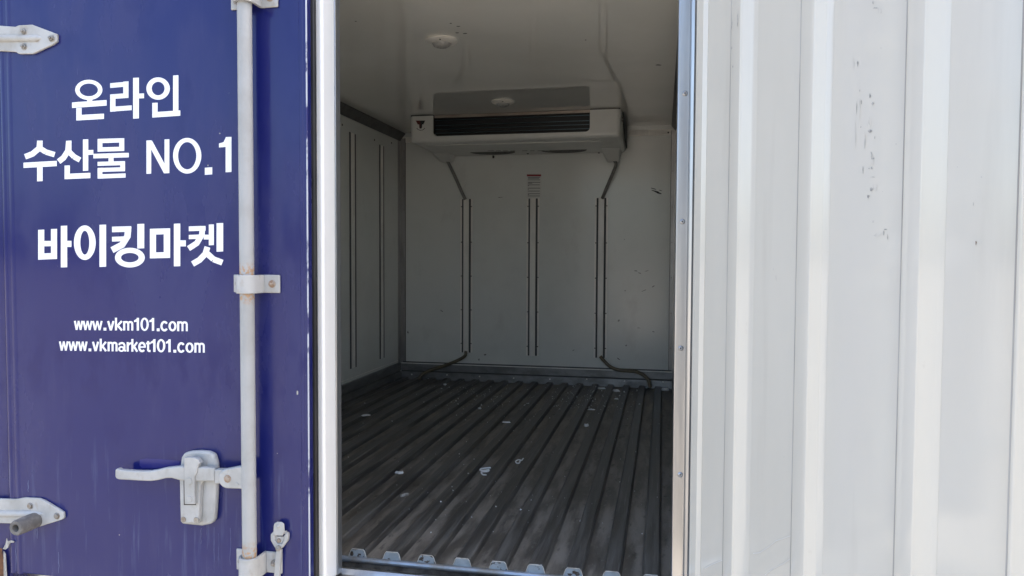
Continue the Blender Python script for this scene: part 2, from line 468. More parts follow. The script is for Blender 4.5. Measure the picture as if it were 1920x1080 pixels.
# ---- corner angles and cove
for xx, s_ in ((XL, 1), (XR, -1)):
    ca = part('corner_angle', MB().box((min(xx+0.003*s_, xx+0.036*s_), YB-0.0025, ZK), (max(xx+0.003*s_, xx+0.036*s_), YB+0.001, ZC-0.03))
              .box((min(xx-0.001*s_, xx+0.0025*s_), YB-0.036, ZK), (max(xx-0.001*s_, xx+0.0025*s_), YB-0.0026, ZC-0.03)), 'corner_metal', truck)
    part('seal_shade_line', MB().box((xx+0.036*s_-0.0015, YB-0.003, ZK), (xx+0.036*s_+0.0015, YB-0.0003, ZC-0.03)), 'shadow_seal', ca)
    for zz in (0.13, 0.33, 0.53, 0.73, 0.93, 1.13, 1.28):
        part('rivet', MB().lathe((xx+0.026*s_, YB-0.0024, ZK+zz), (0, -1, 0), [(0.004, -0.002), (0.004, 0.0005), (0.0025, 0.0018), (0.001, 0.0022)], 8), 'steel_bolt', ca)
ZT = CAM_H+0.712
for xx, s_ in ((XL, 1), (XR, -1)):
    part('cove_trim', MB().sweep([(xx+0.0005*s_, YS+0.02, ZT), (xx+0.004*s_, YS+0.02, ZT), (xx+0.010*s_, YS+0.02, ZT+0.010), (xx+0.036*s_, YS+0.02, ZC-0.006), (xx+0.036*s_, YS+0.02, ZC+0.001), (xx-0.002*s_, YS+0.02, ZC+0.001)], (0, YB-YS-0.022, 0)), 'cove_metal', truck)
zr0, zr1 = atY(1230, 254.2, YB).z, atY(1230, 243.3, YB).z
rail = part('ceiling_rail', MB().box((XL+0.038, YB-0.007, zr0), (XR-0.038, YB+0.001, zr1)), 'channel_steel', truck, bevel=0.001)
for px in (780, 1253):
    part('rivet', MB().lathe(atY(px, 248.5, YB-0.007), (0, -1, 0), [(0.005, -0.002), (0.005, 0.0005), (0.003, 0.0016), (0.001, 0.002)], 8), 'dark_screw', rail)

# ---- channel covers on the bulkhead
def channel(xc_px, y0, y1, label=None):
    p0 = atY(xc_px[0], y0, YB); p1 = atY(xc_px[1], y1, YB)
    xc = (p0.x+p1.x)/2
    zt, zb = p0.z, p1.z
    c = part('channel_cover', MB().sweep([(xc+a, YB-d, zb) for a, d in [(-0.038, 0.0005), (-0.038, 0.002), (-0.0190, 0.002), (-0.0160, 0.011), (0.0160, 0.011), (0.0190, 0.002), (0.038, 0.002), (0.038, 0.0005)]], (0, 0, zt-zb)), 'channel_steel', bw, bevel=0.0012)
    for f in (0.06, 0.28, 0.5, 0.72, 0.95):
        for s_ in (-1, 1):
            part('rivet', MB().lathe((xc+0.031*s_, YB-0.002, zb+(zt-zb)*f), (0, -1, 0), [(0.004, -0.001), (0.004, 0.0005), (0.0025, 0.0018), (0.001, 0.0022)], 8), 'steel_bolt', bw)
    # sealant strips beside the raised web, widened to paint in its shaded flanks
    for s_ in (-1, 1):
        part('seal_shade_line', MB().sweep([(xc+s_*0.0166, YB-0.0085, zb+0.001), (xc+s_*0.0250, YB-0.0045, zb+0.001), (xc+s_*0.0275, YB-0.0018, zb+0.001), (xc+s_*0.0185, YB-0.0018, zb+0.001)], (0, 0, zt-zb-0.002)), 'shadow_seal', bw)
    return xc, zt, zb
ch1 = channel((875, 874), 373, 661)
ch2 = channel((1001, 997), 372, 667)
ch3 = channel((1127, 1126), 371, 671)

# ---- battens on the left wall
for (a0, a1, y0, y1) in [(655.5, 667, 250, 690), (711.5, 719.5, 273, 672)]:
    q0 = atX(a0, 470, XL); q1 = atX(a1, 470, XL)
    zt = atX((a0+a1)/2, y0, XL).z; zb = atX((a0+a1)/2, y1, XL).z
    yc = (q0.y+q1.y)/2; hw = abs(q1.y-q0.y)/2
    part('batten', MB().sweep([(XL+d, yc+a, zb) for a, d in [(-hw*0.62, 0.0005), (-hw*0.55, 0.004), (hw*0.55, 0.004), (hw*0.62, 0.0005)]], (0, 0, zt-zb)), 'channel_steel', lw, bevel=0.001)
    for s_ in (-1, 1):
        part('seal_shade_line', MB().box((XL+0.0003, yc+s_*hw*0.83-hw*0.2, zb), (XL+0.003, yc+s_*hw*0.83+hw*0.2, zt)), 'shadow_seal', lw)  # dark strips painting the shaded flanks of the batten
bat = [o for o in lw.children if o.name.startswith('batten')]
dy = WLOC[bat[1]].y-WLOC[bat[0]].y
for k in (1, 2, 3):
    yy = WLOC[bat[0]].y-dy*k
    if yy > YS+0.1:
        again(bat[0], 'batten', (WLOC[bat[0]].x, yy, WLOC[bat[0]].z), lw)
for k in range(5):                    # the right wall has the same battens (seen only in reflections)
    yy = WLOC[bat[1]].y-dy*k
    if yy > YS+0.1:
        part('batten', MB().sweep([(XR-d, yy+a, ZK+0.06) for a, d in [(-0.022, 0.0005), (-0.016, 0.016), (0.016, 0.016), (0.022, 0.0005)]], (0, 0, 1.25)), 'channel_steel', rw)
zseam = atX(735, 680, XL).z
part('seam', MB().box((XL+0.0002, YS+0.1, zseam-0.0015), (XL+0.0012, YB-0.04, zseam+0.0015)), 'channel_steel', lw)
for px, py in [(702, 262.5), (734, 268), (641.5, 234)]:
    part('rivet', MB().lathe(atX(px, py, XL), (1, 0, 0), [(0.006, -0.001), (0.006, 0.001), (0.003, 0.003)], 8), 'dark_screw', lw)

# ---- rear frame: jambs, header
JX = 0.0267
fr = part('rear_frame', MB().box((JX+0.024, 1.575, ZBOT), (XR+T+0.004, 1.655, ZTOP)).box((XL-T-0.004, 1.575, ZBOT), (-1.532, 1.655, ZTOP))
          .box((-1.532, 1.576, ZC+0.02), (JX+0.024, 1.654, ZTOP-0.001)), 'aluminium_grey', truck, bevel=0.003)
jm = part('jamb', MB().sweep([(JX, 1.664, ZBOT), (JX, 1.602, ZBOT), (JX+0.0015, 1.600, ZBOT), (JX+0.026, 1.600, ZBOT), (JX+0.026, 1.57, ZBOT), (JX+0.034, 1.566, ZBOT), (JX+0.034, 1.664, ZBOT)], (0, 0, ZC+0.02-ZBOT)), 'aluminium', truck, bevel=0.0008)
for px, py in [(1284.5, 175), (1279.5, 415.5), (1276.5, 653), (1275.5, 890), (1290, -60)]:
    p = atY(px, py, 1.60)
    rv = part('rivet', MB().lathe(p, (0, -1, 0), [(0.0058, -0.001), (0.0058, 0.0006), (0.0045, 0.0022), (0.0026, 0.003), (0.0018, 0.0026)], 14), 'aluminium', jm)
    part('dark_rivet', MB().lathe(p+Vector((0, -0.0027, 0)), (0, -1, 0), [(0.0014, 0), (0.0014, 0.0006)], 8), 'dark_screw', jm)

part('corner_post', MB().box((XL-T-0.004, 1.458, ZBOT), (-1.5165, 1.5745, ZTOP)), 'blue_paint', truck, bevel=0.004)
# ================================================================== LEFT DOOR (closed)
XE = atY(578, 540, YFACE).x
XH = -1.512
ZD0, ZD1 = ZF-0.02, ZC+0.05
ld = part('left_door', MB().box((XH, YFACE, ZD0), (XE, YFACE+0.022, ZD1)), 'blue_paint', truck, bevel=0.005, seg=3)
tag(ld, 'closed blue door leaf with white lettering and lock rod')
XI = -0.7326
part('gasket', MB().box((XH+0.02, YFACE+0.0225, ZD0+0.01), (XE-0.004, YFACE+0.058, ZD1-0.01)), 'black_rubber', ld, bevel=0.008, seg=3)
part('gasket_lip', MB().tube([(XE-0.0035, YFACE+0.034, ZD0+0.01), (XE-0.0035, YFACE+0.034, ZD1-0.01)], 0.006, 10), 'black_rubber', ld)
part('leaf_core', MB().box((XH+0.03, YFACE+0.0585, ZD0+0.012), (XI-0.0006, 1.572, ZD1-0.012)), 'white_edge', ld, bevel=0.006, seg=3)
part('edge_trim', MB().box((XI-0.03, 1.5722, ZD0+0.012), (XI, 1.598, ZD1-0.012)), 'aluminium_grey', ld, bevel=0.002)
# chipped paint along the folded edge
part('chipped_edge', MB().tube([(XE-0.0016, YFACE+0.0012, ZD0), (XE-0.0016, YFACE+0.0012, ZD1)], 0.0017, 8), 'chip_metal', ld)
# folded left edge of the skin: two shallow vertical beads
for px, w in ((13, 0.007), (26, 0.009)):
    p = atY(px, 540, YFACE)
    part('edge_bead', MB().sweep([(p.x-w, YFACE+0.001, ZD0), (p.x-w*0.4, YFACE-0.0016, ZD0), (p.x+w*0.4, YFACE-0.0016, ZD0), (p.x+w, YFACE+0.001, ZD0)], (0, 0, ZD1-ZD0)), 'blue_paint', ld)
p = atY(567, 540, YFACE)
part('edge_bead', MB().sweep([(p.x-0.006, YFACE+0.001, ZD0), (p.x-0.003, YFACE-0.0012, ZD0), (p.x+0.003, YFACE-0.0012, ZD0), (p.x+0.006, YFACE+0.001, ZD0)], (0, 0, ZD1-ZD0)), 'blue_paint', ld)

# ---- lettering
LI = 0
def letter_mesh(strokes, s=0.5, ox=0, oy=0):
    """strokes in twice-enlarged photo places, laid on the door's plane"""
    mb = MB()
    k = 0
    for st in strokes:
        Y = YFACE-0.0004-0.00002*k
        k += 1
        def P(x, y):
            return atY(ox+x*s, oy+y*s, Y)
        if st[0] == 'q':            # polygon
            mb.sheet([P(x, y) for x, y in st[1]])
        elif st[0] == 'o':          # ring
            _, cx, cyy, rx_, ry_, w = st
            n = 40
            a = [P(cx+rx_*math.cos(2*math.pi*i/n), cyy+ry_*math.sin(2*math.pi*i/n)) for i in range(n)]
            b = [P(cx+(rx_-w*1.05)*math.cos(2*math.pi*i/n), cyy+(ry_-w*0.88)*math.sin(2*math.pi*i/n)) for i in range(n)]
            mb.add(a+b, [(i, (i+1) % n, n+(i+1) % n, n+i) for i in range(n)])
        elif st[0] == 'l':          # thick line through points, width w
            _, pts, w = st
            for i in range(len(pts)-1):
                x0_, y0_ = pts[i]; x1_, y1_ = pts[i+1]
                L_ = math.hypot(x1_-x0_, y1_-y0_)
                if len(pts) > 3:
                    e_ = w*0.14/L_
                    x0_, y0_, x1_, y1_ = x0_-(x1_-x0_)*e_*(i > 0), y0_-(y1_-y0_)*e_*(i > 0), x1_+(x1_-x0_)*e_*(i < len(pts)-2), y1_+(y1_-y0_)*e_*(i < len(pts)-2)
                    L_ = math.hypot(x1_-x0_, y1_-y0_)
                nx, ny = -(y1_-y0_)/L_*w/2, (x1_-x0_)/L_*w/2
                Y = YFACE-0.0004-0.00002*k
                k += 1
                mb.sheet([P(x0_+nx, y0_+ny), P(x1_+nx, y1_+ny), P(x1_-nx, y1_-ny), P(x0_-nx, y0_-ny)])
    return mb
def V(x0, x1, y0, y1):              # upright bar
    return ('q', [(x0, y0), (x1, y0-1), (x1, y1-1), (x0, y1)])
def Hh(x0, x1, y0, y1, d=0):        # lying bar, d = rise to the right
    return ('q', [(x0, y0), (x1, y0-d), (x1, y1-d), (x0, y1)])
GL = [
    # first line
    [('o', 333, 337, 51, 38, 16), V(327, 346, 372, 388), Hh(270, 400, 384, 405, 9), V(286, 306, 405, 452), Hh(286, 390, 432, 452, 6)],
    [Hh(413, 481, 312, 330, 6), V(462, 482, 306, 366), Hh(413, 482, 354, 372, 5), V(413, 433, 354, 419), Hh(413, 494, 401, 419, 6), V(499, 521, 292, 445), Hh(520, 540, 351, 369, 1)],
    [('o', 593, 332, 44, 42, 19), V(649, 669, 283, 424), V(571, 591, 386, 440), Hh(571, 676, 421, 441, 7)],
    # second line
    [('l', [(150, 528), (147, 556), (122, 577), (94, 588)], 21), ('l', [(150, 556), (172, 570), (205, 580)], 20), V(139, 160, 528, 560), Hh(88, 213, 610, 630, 7), V(139, 160, 625, 680)],
    [('l', [(258, 531), (255, 566), (238, 592), (220, 606)], 21), ('l', [(256, 566), (278, 588), (300, 600)], 20), V(248, 268, 528, 565), V(311, 331, 523, 641), Hh(330, 350, 563, 581, 1), V(242, 262, 621, 671), Hh(242, 339, 652, 672, 4)],
    [V(366, 384, 523, 567), V(447, 466, 521, 565), Hh(366, 466, 521, 537, 3), Hh(366, 466, 553, 569, 3), Hh(350, 483, 577, 594, 4), V(407, 426, 592, 612), Hh(366, 469, 607, 622, 3), V(451, 469, 605, 642), Hh(366, 469, 630, 645, 3), V(366, 384, 630, 669), Hh(366, 471, 654, 670, 4)],
    [V(549, 567, 527, 652), V(617, 635, 523, 650), ('q', [(549, 527), (570, 527), (636, 649), (615, 650)])],
    [('o', 702, 584, 53, 67, 18)],
    [('q', [(768, 629), (796, 627), (796, 654), (768, 656)])],
    [V(846, 868, 514, 646), ('q', [(821, 538), (838, 533), (848, 513), (848, 551), (821, 553)])],
    # third line
    [V(143, 166, 862, 974), V(191, 214, 859, 971), Hh(143, 214, 904, 924, 1), Hh(143, 214, 951, 974, 3), V(228, 252, 847, 1003), Hh(251, 268, 903, 926, 0)],
    [('o', 318, 910, 41, 65, 23), V(373, 398, 843, 1001)],
    [Hh(420, 492, 850, 871, 2), ('l', [(481, 850), (478, 886), (458, 918), (420, 938)], 24), Hh(420, 478, 888, 906, 2), V(515, 541, 840, 932), ('o', 487, 966, 56, 37, 22)],
    [V(562, 585, 859, 969), V(614, 638, 857, 967), Hh(562, 638, 858, 880, 2), Hh(562, 638, 947, 969, 2), V(652, 676, 839, 999), Hh(675, 697, 901, 924, 0)],
    [Hh(708, 771, 849, 867, 2), ('l', [(760, 848), (757, 880), (738, 912), (707, 932)], 21), Hh(708, 757, 881, 897, 2), V(783, 802, 842, 920), Hh(764, 784, 880, 898, 0), V(812, 837, 837, 944), ('l', [(778, 926), (770, 952), (748, 975), (722, 990)], 22), ('l', [(774, 948), (800, 972), (834, 985)], 22)],
]
for st in GL:
    part('letter', letter_mesh(st), 'vinyl_white', ld, smooth=False)
def arc(cx, cyy, rx_, ry_, a0, a1, n=12):
    return [(cx+rx_*math.cos(R(a0+(a1-a0)*i/n)), cyy+ry_*math.sin(R(a0+(a1-a0)*i/n))) for i in range(n+1)]
def glyph(ch, x0, x1, yb, yx, yc, w=25):
    h = w/2; xm = (x0+x1)/2; ym = (yb+yx)/2
    rx_, ry_ = (x1-x0)/2-h, (yb-yx)/2-h*0.8
    if ch == 'w':
        q = (x1-x0)
        return [('l', [(x0+h*0.8, yx), (x0+q*0.29, yb)], w*0.92), ('l', [(x0+q*0.29, yb), (xm, yx)], w*0.8), ('l', [(xm, yx), (x0+q*0.71, yb)], w*0.8), ('l', [(x0+q*0.71, yb), (x1-h*0.8, yx)], w*0.92)]
    if ch == 'v':
        return [('l', [(x0+h, yx), (xm, yb)], w), ('l', [(xm, yb), (x1-h, yx)], w)]
    if ch == 'k':
        return [V(x0, x0+w, yc, yb), ('l', [(x0+w*0.7, ym+14), (x1-h*1.1, yx)], w*0.95), ('l', [(x0+w*1.3, ym-4), (x1-h*1.0, yb)], w)]
    if ch == 'm':
        r2 = (x1-x0-w)/4
        return [V(x0, x0+w, yx, yb), ('l', arc(x0+h+r2, yx+h*0.8+r2*0.9, r2, r2*0.9, 180, 360, 8)+[(xm, yb)], w*0.95), ('l', arc(xm+r2, yx+h*0.8+r2*0.9, r2, r2*0.9, 180, 360, 8)+[(x1-h, yb)], w*0.95)]
    if ch == 'o':
        return [('o', xm, ym, (x1-x0)/2, (yb-yx)/2+3, w)]
    if ch == '0':
        return [('o', xm, (yb+yc)/2, (x1-x0)/2, (yb-yc)/2+3, w)]
    if ch == 'c':
        return [('l', arc(xm, ym, rx_, ry_+3, 38, 322, 18), w)]
    if ch == '1':
        return [V(x1-w*1.1, x1, yc, yb), ('q', [(x0, yc+32), (x1-w*0.9, yc+8), (x1-w*0.9, yc+44), (x0, yc+52)])]
    if ch == '.':
        return [('q', [(x0, yb-30), (x1, yb-30), (x1, yb+4), (x0, yb+4)])]
    if ch == 'r':
        return [V(x0, x0+w, yx, yb), ('l', [(x0+h, yx+48), (x0+w*1.0, yx+22), (x1, yx+12)], w*0.95)]
    if ch == 't':
        return [('l', [(xm-2, yc+22), (xm-2, yb-22), (xm+6, yb-11), (x1, yb-10)], w), Hh(x0, x1, yx+2, yx+24)]
    if ch == 'e':
        return [('l', arc(xm, ym, rx_, ry_+3, 45, 360, 18), w), Hh(x0+w*0.8, x1-3, ym-8, ym+9)]
    if ch == 'a':
        return [('l', [(x0+h, yx+36), (x0+w*0.9, yx+17), (xm, yx+11), (x1-w*1.2, yx+18), (x1-w*0.8, yx+36), (x1-w*0.8, yb-14), (x1-4, yb-6)], w*0.9), ('o', xm-8, yb-30, (x1-x0)/2-10, 34, w*0.85)]
    return []
def text_line(chars, xa, xb, b0, b1, t0, t1, c0, c1):
    for ch, x0, x1 in chars:
        f = ((x0+x1)/2-xa)/(xb-xa)
        part('letter', letter_mesh(glyph(ch, x0, x1, b0+(b1-b0)*f, t0+(t1-t0)*f, c0+(c1-c0)*f), 1/6.4, 100, 585), 'vinyl_white', ld, smooth=False)
text_line([('w', 248, 358), ('w', 352, 470), ('w', 466, 590), ('.', 602, 636), ('v', 645, 735), ('k', 739, 836), ('m', 838, 960), ('1', 968, 1028), ('0', 1045, 1145), ('1', 1152, 1210),
           ('.', 1241, 1275), ('c', 1285, 1382), ('o', 1382, 1478), ('m', 1486, 1614)], 248, 1614, 214, 231, 106, 114, 66, 74)
text_line([('w', 68, 182), ('w', 180, 298), ('w', 296, 410), ('.', 422, 456), ('v', 463, 550), ('k', 556, 645), ('m', 651, 771), ('a', 776, 874), ('r', 880, 936), ('k', 936, 1020), ('e', 1018, 1112), ('t', 1112, 1166),
           ('1', 1167, 1226), ('0', 1242, 1344), ('1', 1350, 1408), ('.', 1441, 1475), ('c', 1487, 1584), ('o', 1586, 1684), ('m', 1692, 1818)], 68, 1818, 462, 489, 352, 371, 317, 332)

# ---- hardware helpers on the door plane
def outline(pts, sc, ox, oy, Y):
    return [atY(ox+x/sc, oy+y/sc, Y) for x, y in pts]
def slab(name, pts, sc, ox, oy, yf, yb, material, bevel=0.0015, seg=2):
    poly = outline(pts, sc, ox, oy, YFACE-yf)
    return part(name, MB().sweep(poly, (0, yf-yb, 0)), material, ld, bevel=bevel, seg=seg)
def bolt(px, py, off, r, h, material, hexa=True, stud=True):
    p = atY(px, py, YFACE-off)
    mb = MB()
    mb.lathe(p, (0, -1, 0), [(r*1.35, -0.003), (r*1.35, 0.0008), (r*1.25, 0.0014), (r*0.9, 0.0014)], 16)
    mb.lathe(p, (0, -1, 0), [(r, 0), (r, h*0.85), (r*0.85, h)], 6 if hexa else 14)
    if stud:
        mb.lathe(p, (0, -1, 0), [(r*0.55, h*0.5), (r*0.55, h*1.7), (r*0.4, h*1.85)], 10)
    return part('bolt', mb, material, ld)

# ---- lock rod and its guides
ROD_Y = YFACE-0.036
pr0 = atY(460.2, 20, ROD_Y); pr1 = atY(465.8, 1000, ROD_Y)
rx_ = (pr0.x+pr1.x)/2
ROD_R = (atY(478, 540, ROD_Y).x-atY(452, 540, ROD_Y).x)/2*0.93
zb_mid = atY(480, 533, ROD_Y).z
zb_low = atY(480, 1064, ROD_Y).z
zb_top = atY(470, -12, ROD_Y).z
rodm = mat('rod_rust', (0.37, 0.38, 0.385), (0.33, 0.335, 0.33), 14, rough=0.4, rough2=0.55, bump=0.12, bump_scale=60,
           extra=[((0.20, 0.19, 0.17), 150, (1, 1, 0.6), 0.68, 0.76, 0.7, None),
                  ((0.40, 0.22, 0.09), 130, (1, 1, 1), 0.45, 0.56, 0.85, [(zb_mid-0.022, 0.024), (zb_mid+0.022, 0.026), (zb_low+0.026, 0.034)])])
rod = part('lock_rod', MB().tube([(rx_, ROD_Y, ZD0-0.05), (rx_, ROD_Y, ZD1)], ROD_R, 24), 'rod_rust', ld)
def guide(zc, hh, bm1, bm2):
    # omega strap round the rod with two flanges
    r0, r1 = ROD_R+0.001, ROD_R+0.0075
    yb_ = YFACE-0.0005
    t_ = 0.005
    def prof(r, flange, dy_):
        pts = []
        n = 14
        for i in range(n+1):
            a = math.pi*i/n
            pts.append((rx_-r*math.cos(a), ROD_Y-r*math.sin(a)))
        return pts
    outer = prof(r1, 0, 0)
    inner = prof(r0, 0, 0)
    poly = [(rx_-r1, yb_-t_)]+outer+[(rx_+r1, yb_-t_)]+[(rx_+r0, yb_-t_+0.001)]+inner[::-1]+[(rx_-r0, yb_-t_+0.001)]
    part('rod_guide', MB().sweep([(x, y, zc-hh) for x, y in poly], (0, 0, 2*hh)), 'hardware_paint', ld, bevel=0.0012)
    fw = 0.036
    part('guide_flange', MB().box((rx_+r0, yb_-t_, zc-hh), (rx_+r1+fw, yb_, zc+hh)), 'hardware_paint', ld, bevel=0.0022)
    part('guide_flange', MB().box((rx_-r1-fw*0.8, yb_-t_, zc-hh), (rx_-r0, yb_, zc+hh)), 'hardware_paint', ld, bevel=0.0022)
    for xx, mt_ in ((rx_+r1+fw*0.52, bm1), (rx_-r1-fw*0.42, bm2)):
        mb = MB()
        c = (xx, yb_-t_, zc)
        mb.lathe(c, (0, -1, 0), [(0.0082, -0.002), (0.0082, 0.0012), (0.007, 0.0016)], 14)
        mb.lathe(c, (0, -1, 0), [(0.0062, 0.001), (0.0062, 0.006), (0.005, 0.007)], 6)
        mb.lathe(c, (0, -1, 0), [(0.0036, 0.004), (0.0036, 0.011), (0.0026, 0.012)], 10)
        part('bolt', mb, mt_, ld)
guide(zb_mid, 0.0195, 'rusty_bolt', 'steel_bolt')
guide(zb_low, 0.0235, 'steel_bolt', 'steel_bolt')
guide(zb_top, 0.0195, 'rusty_bolt', 'steel_bolt')

# ---- handle (from the enlarged crop at 200, 830)
S, OX, OY = 6.354, 200, 830
slab('handle_plate', [(868, 400), (868, 290), (885, 175), (920, 122), (1000, 104), (1100, 100), (1200, 108), (1272, 140), (1300, 230), (1308, 330), (1302, 560), (1290, 800), (1278, 930), (1240, 972), (1130, 995), (900, 972), (876, 955)], S, OX, OY, 0.016, 0.0003, 'hardware_paint', 0.005, 3)
slab('handle_cover', [(864, 402), (905, 398), (1050, 398), (1145, 410), (1150, 460), (1118, 500), (1105, 700), (1098, 965), (905, 962), (876, 945)], S, OX, OY, 0.029, 0.0162, 'hardware_paint', 0.003, 3)
slab('handle_lever', [(97, 322), (128, 306), (152, 326), (350, 340), (500, 341), (600, 326), (700, 301), (860, 284), (1000, 288), (1285, 300), (1285, 462), (1000, 462), (865, 450), (770, 424), (700, 426), (600, 450), (520, 460), (400, 456), (140, 441), (106, 428), (97, 402)], S, OX, OY, 0.035, 0.0212, 'hardware_paint', 0.004, 3)
slab('handle_catch', [(920, 178), (1040, 175), (1085, 195), (1118, 248), (1095, 256), (1082, 300), (1064, 385), (1046, 400), (1046, 600), (1054, 735), (926, 735), (922, 500)], S, OX, OY, 0.0385, 0.0264, 'hardware_paint', 0.0015)
slab('catch_groove_shade', [(914, 395), (1056, 395), (1056, 600), (1062, 744), (918, 744)], S, OX, OY, 0.0296, 0.020, 'dark_channel', 0.0004)  # dark slab behind the catch, painting the shade of its groove
slab('handle_link', [(1284, 322), (1400, 322), (1400, 490), (1284, 490)], S, OX, OY, 0.038, 0.022, 'hardware_paint', 0.002)
eye = [(1440+112*math.cos(a), 430+118*math.sin(a)) for a in [math.pi*(0.5+i/14) for i in range(15)]]
slab('rod_lug', [(1640, 282), (1560, 288)]+[(x, y) for x, y in eye[::-1]]+[(1600, 552), (1640, 590)], S, OX, OY, 0.046, 0.030, 'hardware_paint', 0.003)
bolt(200+1440/S, 830+430/S, 0.046, 0.0062, 0.003, 'rusty_bolt', False, False)
bolt(200+1552/S, 830+498/S, 0.046, 0.003, 0.001, 'hardware_paint', False, False)
bolt(200+980/S, 830+460/S, 0.0385, 0.006, 0.0012, 'hardware_paint', False, False)
bolt(200+985/S, 830+670/S, 0.0385, 0.005, 0.0012, 'hardware_paint', False, False)
bolt(200+915/S, 830+915/S, 0.029, 0.0046, 0.001, 'steel_bolt', False, False)
bolt(200+1068/S, 830+922/S, 0.029, 0.0048, 0.001, 'steel_bolt', False, False)
part('unfaded_patch', MB().sheet(outline([(395, 200), (470, 188), (620, 195), (870, 215), (870, 290), (600, 300), (420, 300), (390, 270)], S, OX, OY, YFACE-0.0003)), 'deep_blue', ld, smooth=False)
part('unfaded_patch', MB().sheet(outline([(1150, 92), (1250, 85), (1275, 100), (1290, 150), (1305, 300), (1230, 108)], S, OX, OY, YFACE-0.0003)), 'deep_blue', ld, smooth=False)

# ---- small hold-back catch, low right
S, OX, OY = 9.0, 400, 960
slab('catch_fork', [(965, 380), (1010, 330), (1040, 420), (1030, 470), (1080, 540), (1150, 545), (1195, 460), (1190, 400), (1240, 350), (1258, 400), (1250, 490), (1150, 620), (1040, 610), (965, 480)], S, OX, OY, 0.010, 0.0005, 'hardware_paint', 0.0012)
slab('catch_plate', [(1020, 415), (1195, 415), (1195, 460), (1150, 535), (1080, 535), (1025, 470)], S, OX, OY, 0.006, 0.0004, 'hardware_paint', 0.0008)
slab('catch_tab', [(1015, 230), (1030, 190), (1080, 168), (1150, 172), (1190, 205), (1198, 320), (1170, 402), (1003, 402), (1010, 330)], S, OX, OY, 0.013, 0.0102, 'hardware_paint', 0.0015)
slab('catch_strut', [(1062, 640), (1142, 640), (1130, 800), (1085, 1400), (1000, 1400), (1040, 800)], S, OX, OY, 0.012, 0.004, 'hardware_paint', 0.001)
bolt(400+1095/S, 960+240/S, 0.013, 0.0036, 0.002, 'hardware_paint', False, True)
bolt(400+1110/S, 960+480/S, 0.006, 0.0036, 0.003, 'rusty_bolt', False, False)
bolt(400+1095/S, 960+615/S, 0.012, 0.0048, 0.003, 'steel_bolt', False, True)
bolt(400+1215/S, 960+345/S, 0.006, 0.0026, 0.003, 'hardware_paint', False, False)

# ---- hinge straps
S, OX, OY = 12.0, 0, 30
slab('hinge_strap', [(-1500, 195), (-200, 205), (0, 215), (340, 240), (420, 205), (715, 190), (1270, 400), (1277, 570), (1180, 640), (730, 850), (410, 850), (350, 805), (0, 785), (-1500, 770)], S, OX, OY, 0.007, 0.0005, 'hardware_paint', 0.0015)
pa, pb = atY(-120, 73, YFACE-0.008), atY(70, 72.5, YFACE-0.006)
part('hinge_ridge', MB().tube([pa, pb, atY(80, 72, YFACE-0.004)], [0.0082, 0.0078, 0.003], 12), 'hardware_paint', ld)
for x, y in ((545, 350), (545, 690), (1165, 505)):
    bolt(x/S, 30+y/S, 0.007, 0.0058, 0.005, 'steel_bolt')
S, OX, OY = 6.0, 0, 900
slab('hinge_strap', [(-800, 205), (0, 212), (170, 218), (270, 200), (440, 208), (500, 235), (660, 330), (712, 365), (717, 430), (690, 448), (440, 527), (200, 495), (0, 487), (-800, 480)], S, OX, OY, 0.007, 0.0005, 'hardware_paint', 0.0015)
part('hinge_ridge', MB().tube([atY(-120, 963, YFACE-0.008), atY(60, 963, YFACE-0.006), atY(88, 963.5, YFACE-0.003)], [0.0085, 0.0078, 0.003], 12), 'hardware_paint', ld)
for x, y in ((340, 292), (640, 405)):
    bolt(x/S, 900+y/S, 0.007, 0.0058, 0.004, 'steel_bolt', False, False)
for zc in (atY(-40, 73, YFACE).z, atY(-40, 963, YFACE).z):
    part('hinge_knuckle', MB().lathe((XH-0.075, YFACE-0.008, zc-0.03), (0, 0, 1), [(0.013, 0), (0.013, 0.06)], 14), 'hardware_paint', ld)
pf = atY(29, 990.5, YFACE-0.062)
rbm = 0.0178
part('door_bumper', MB().lathe((pf.x, YFACE-0.006, pf.z), (0, -1, 0), [(rbm*1.02, 0), (rbm*1.04, 0.03), (rbm, 0.052), (rbm*0.9, 0.056), (rbm*0.5, 0.056), (rbm*0.45, 0.05), (rbm*0.45, 0.03)], 24), 'grey_rubber', ld)
# torn, rusty lower left corner of the skin
S, OX, OY = 6.0, 0, 900
part('rust_patch', MB().sheet(outline([(-40, 760), (20, 770), (40, 900), (50, 1000), (60, 1300), (-40, 1300)], S, OX, OY, YFACE-0.0006)), 'rust', ld, smooth=False)
mb = MB()
mb.sweep(outline([(30, 775), (60, 720), (72, 655), (85, 690), (120, 680), (160, 690), (150, 705), (110, 710), (90, 760), (60, 785)], S, OX, OY, YFACE-0.004), (0, 0.002, 0))
mb.sweep(outline([(38, 800), (60, 830), (75, 1090), (40, 1090)], S, OX, OY, YFACE-0.003), (0, 0.002, 0))
part('torn_skin', mb, 'scuff', ld, bevel=0.0005)
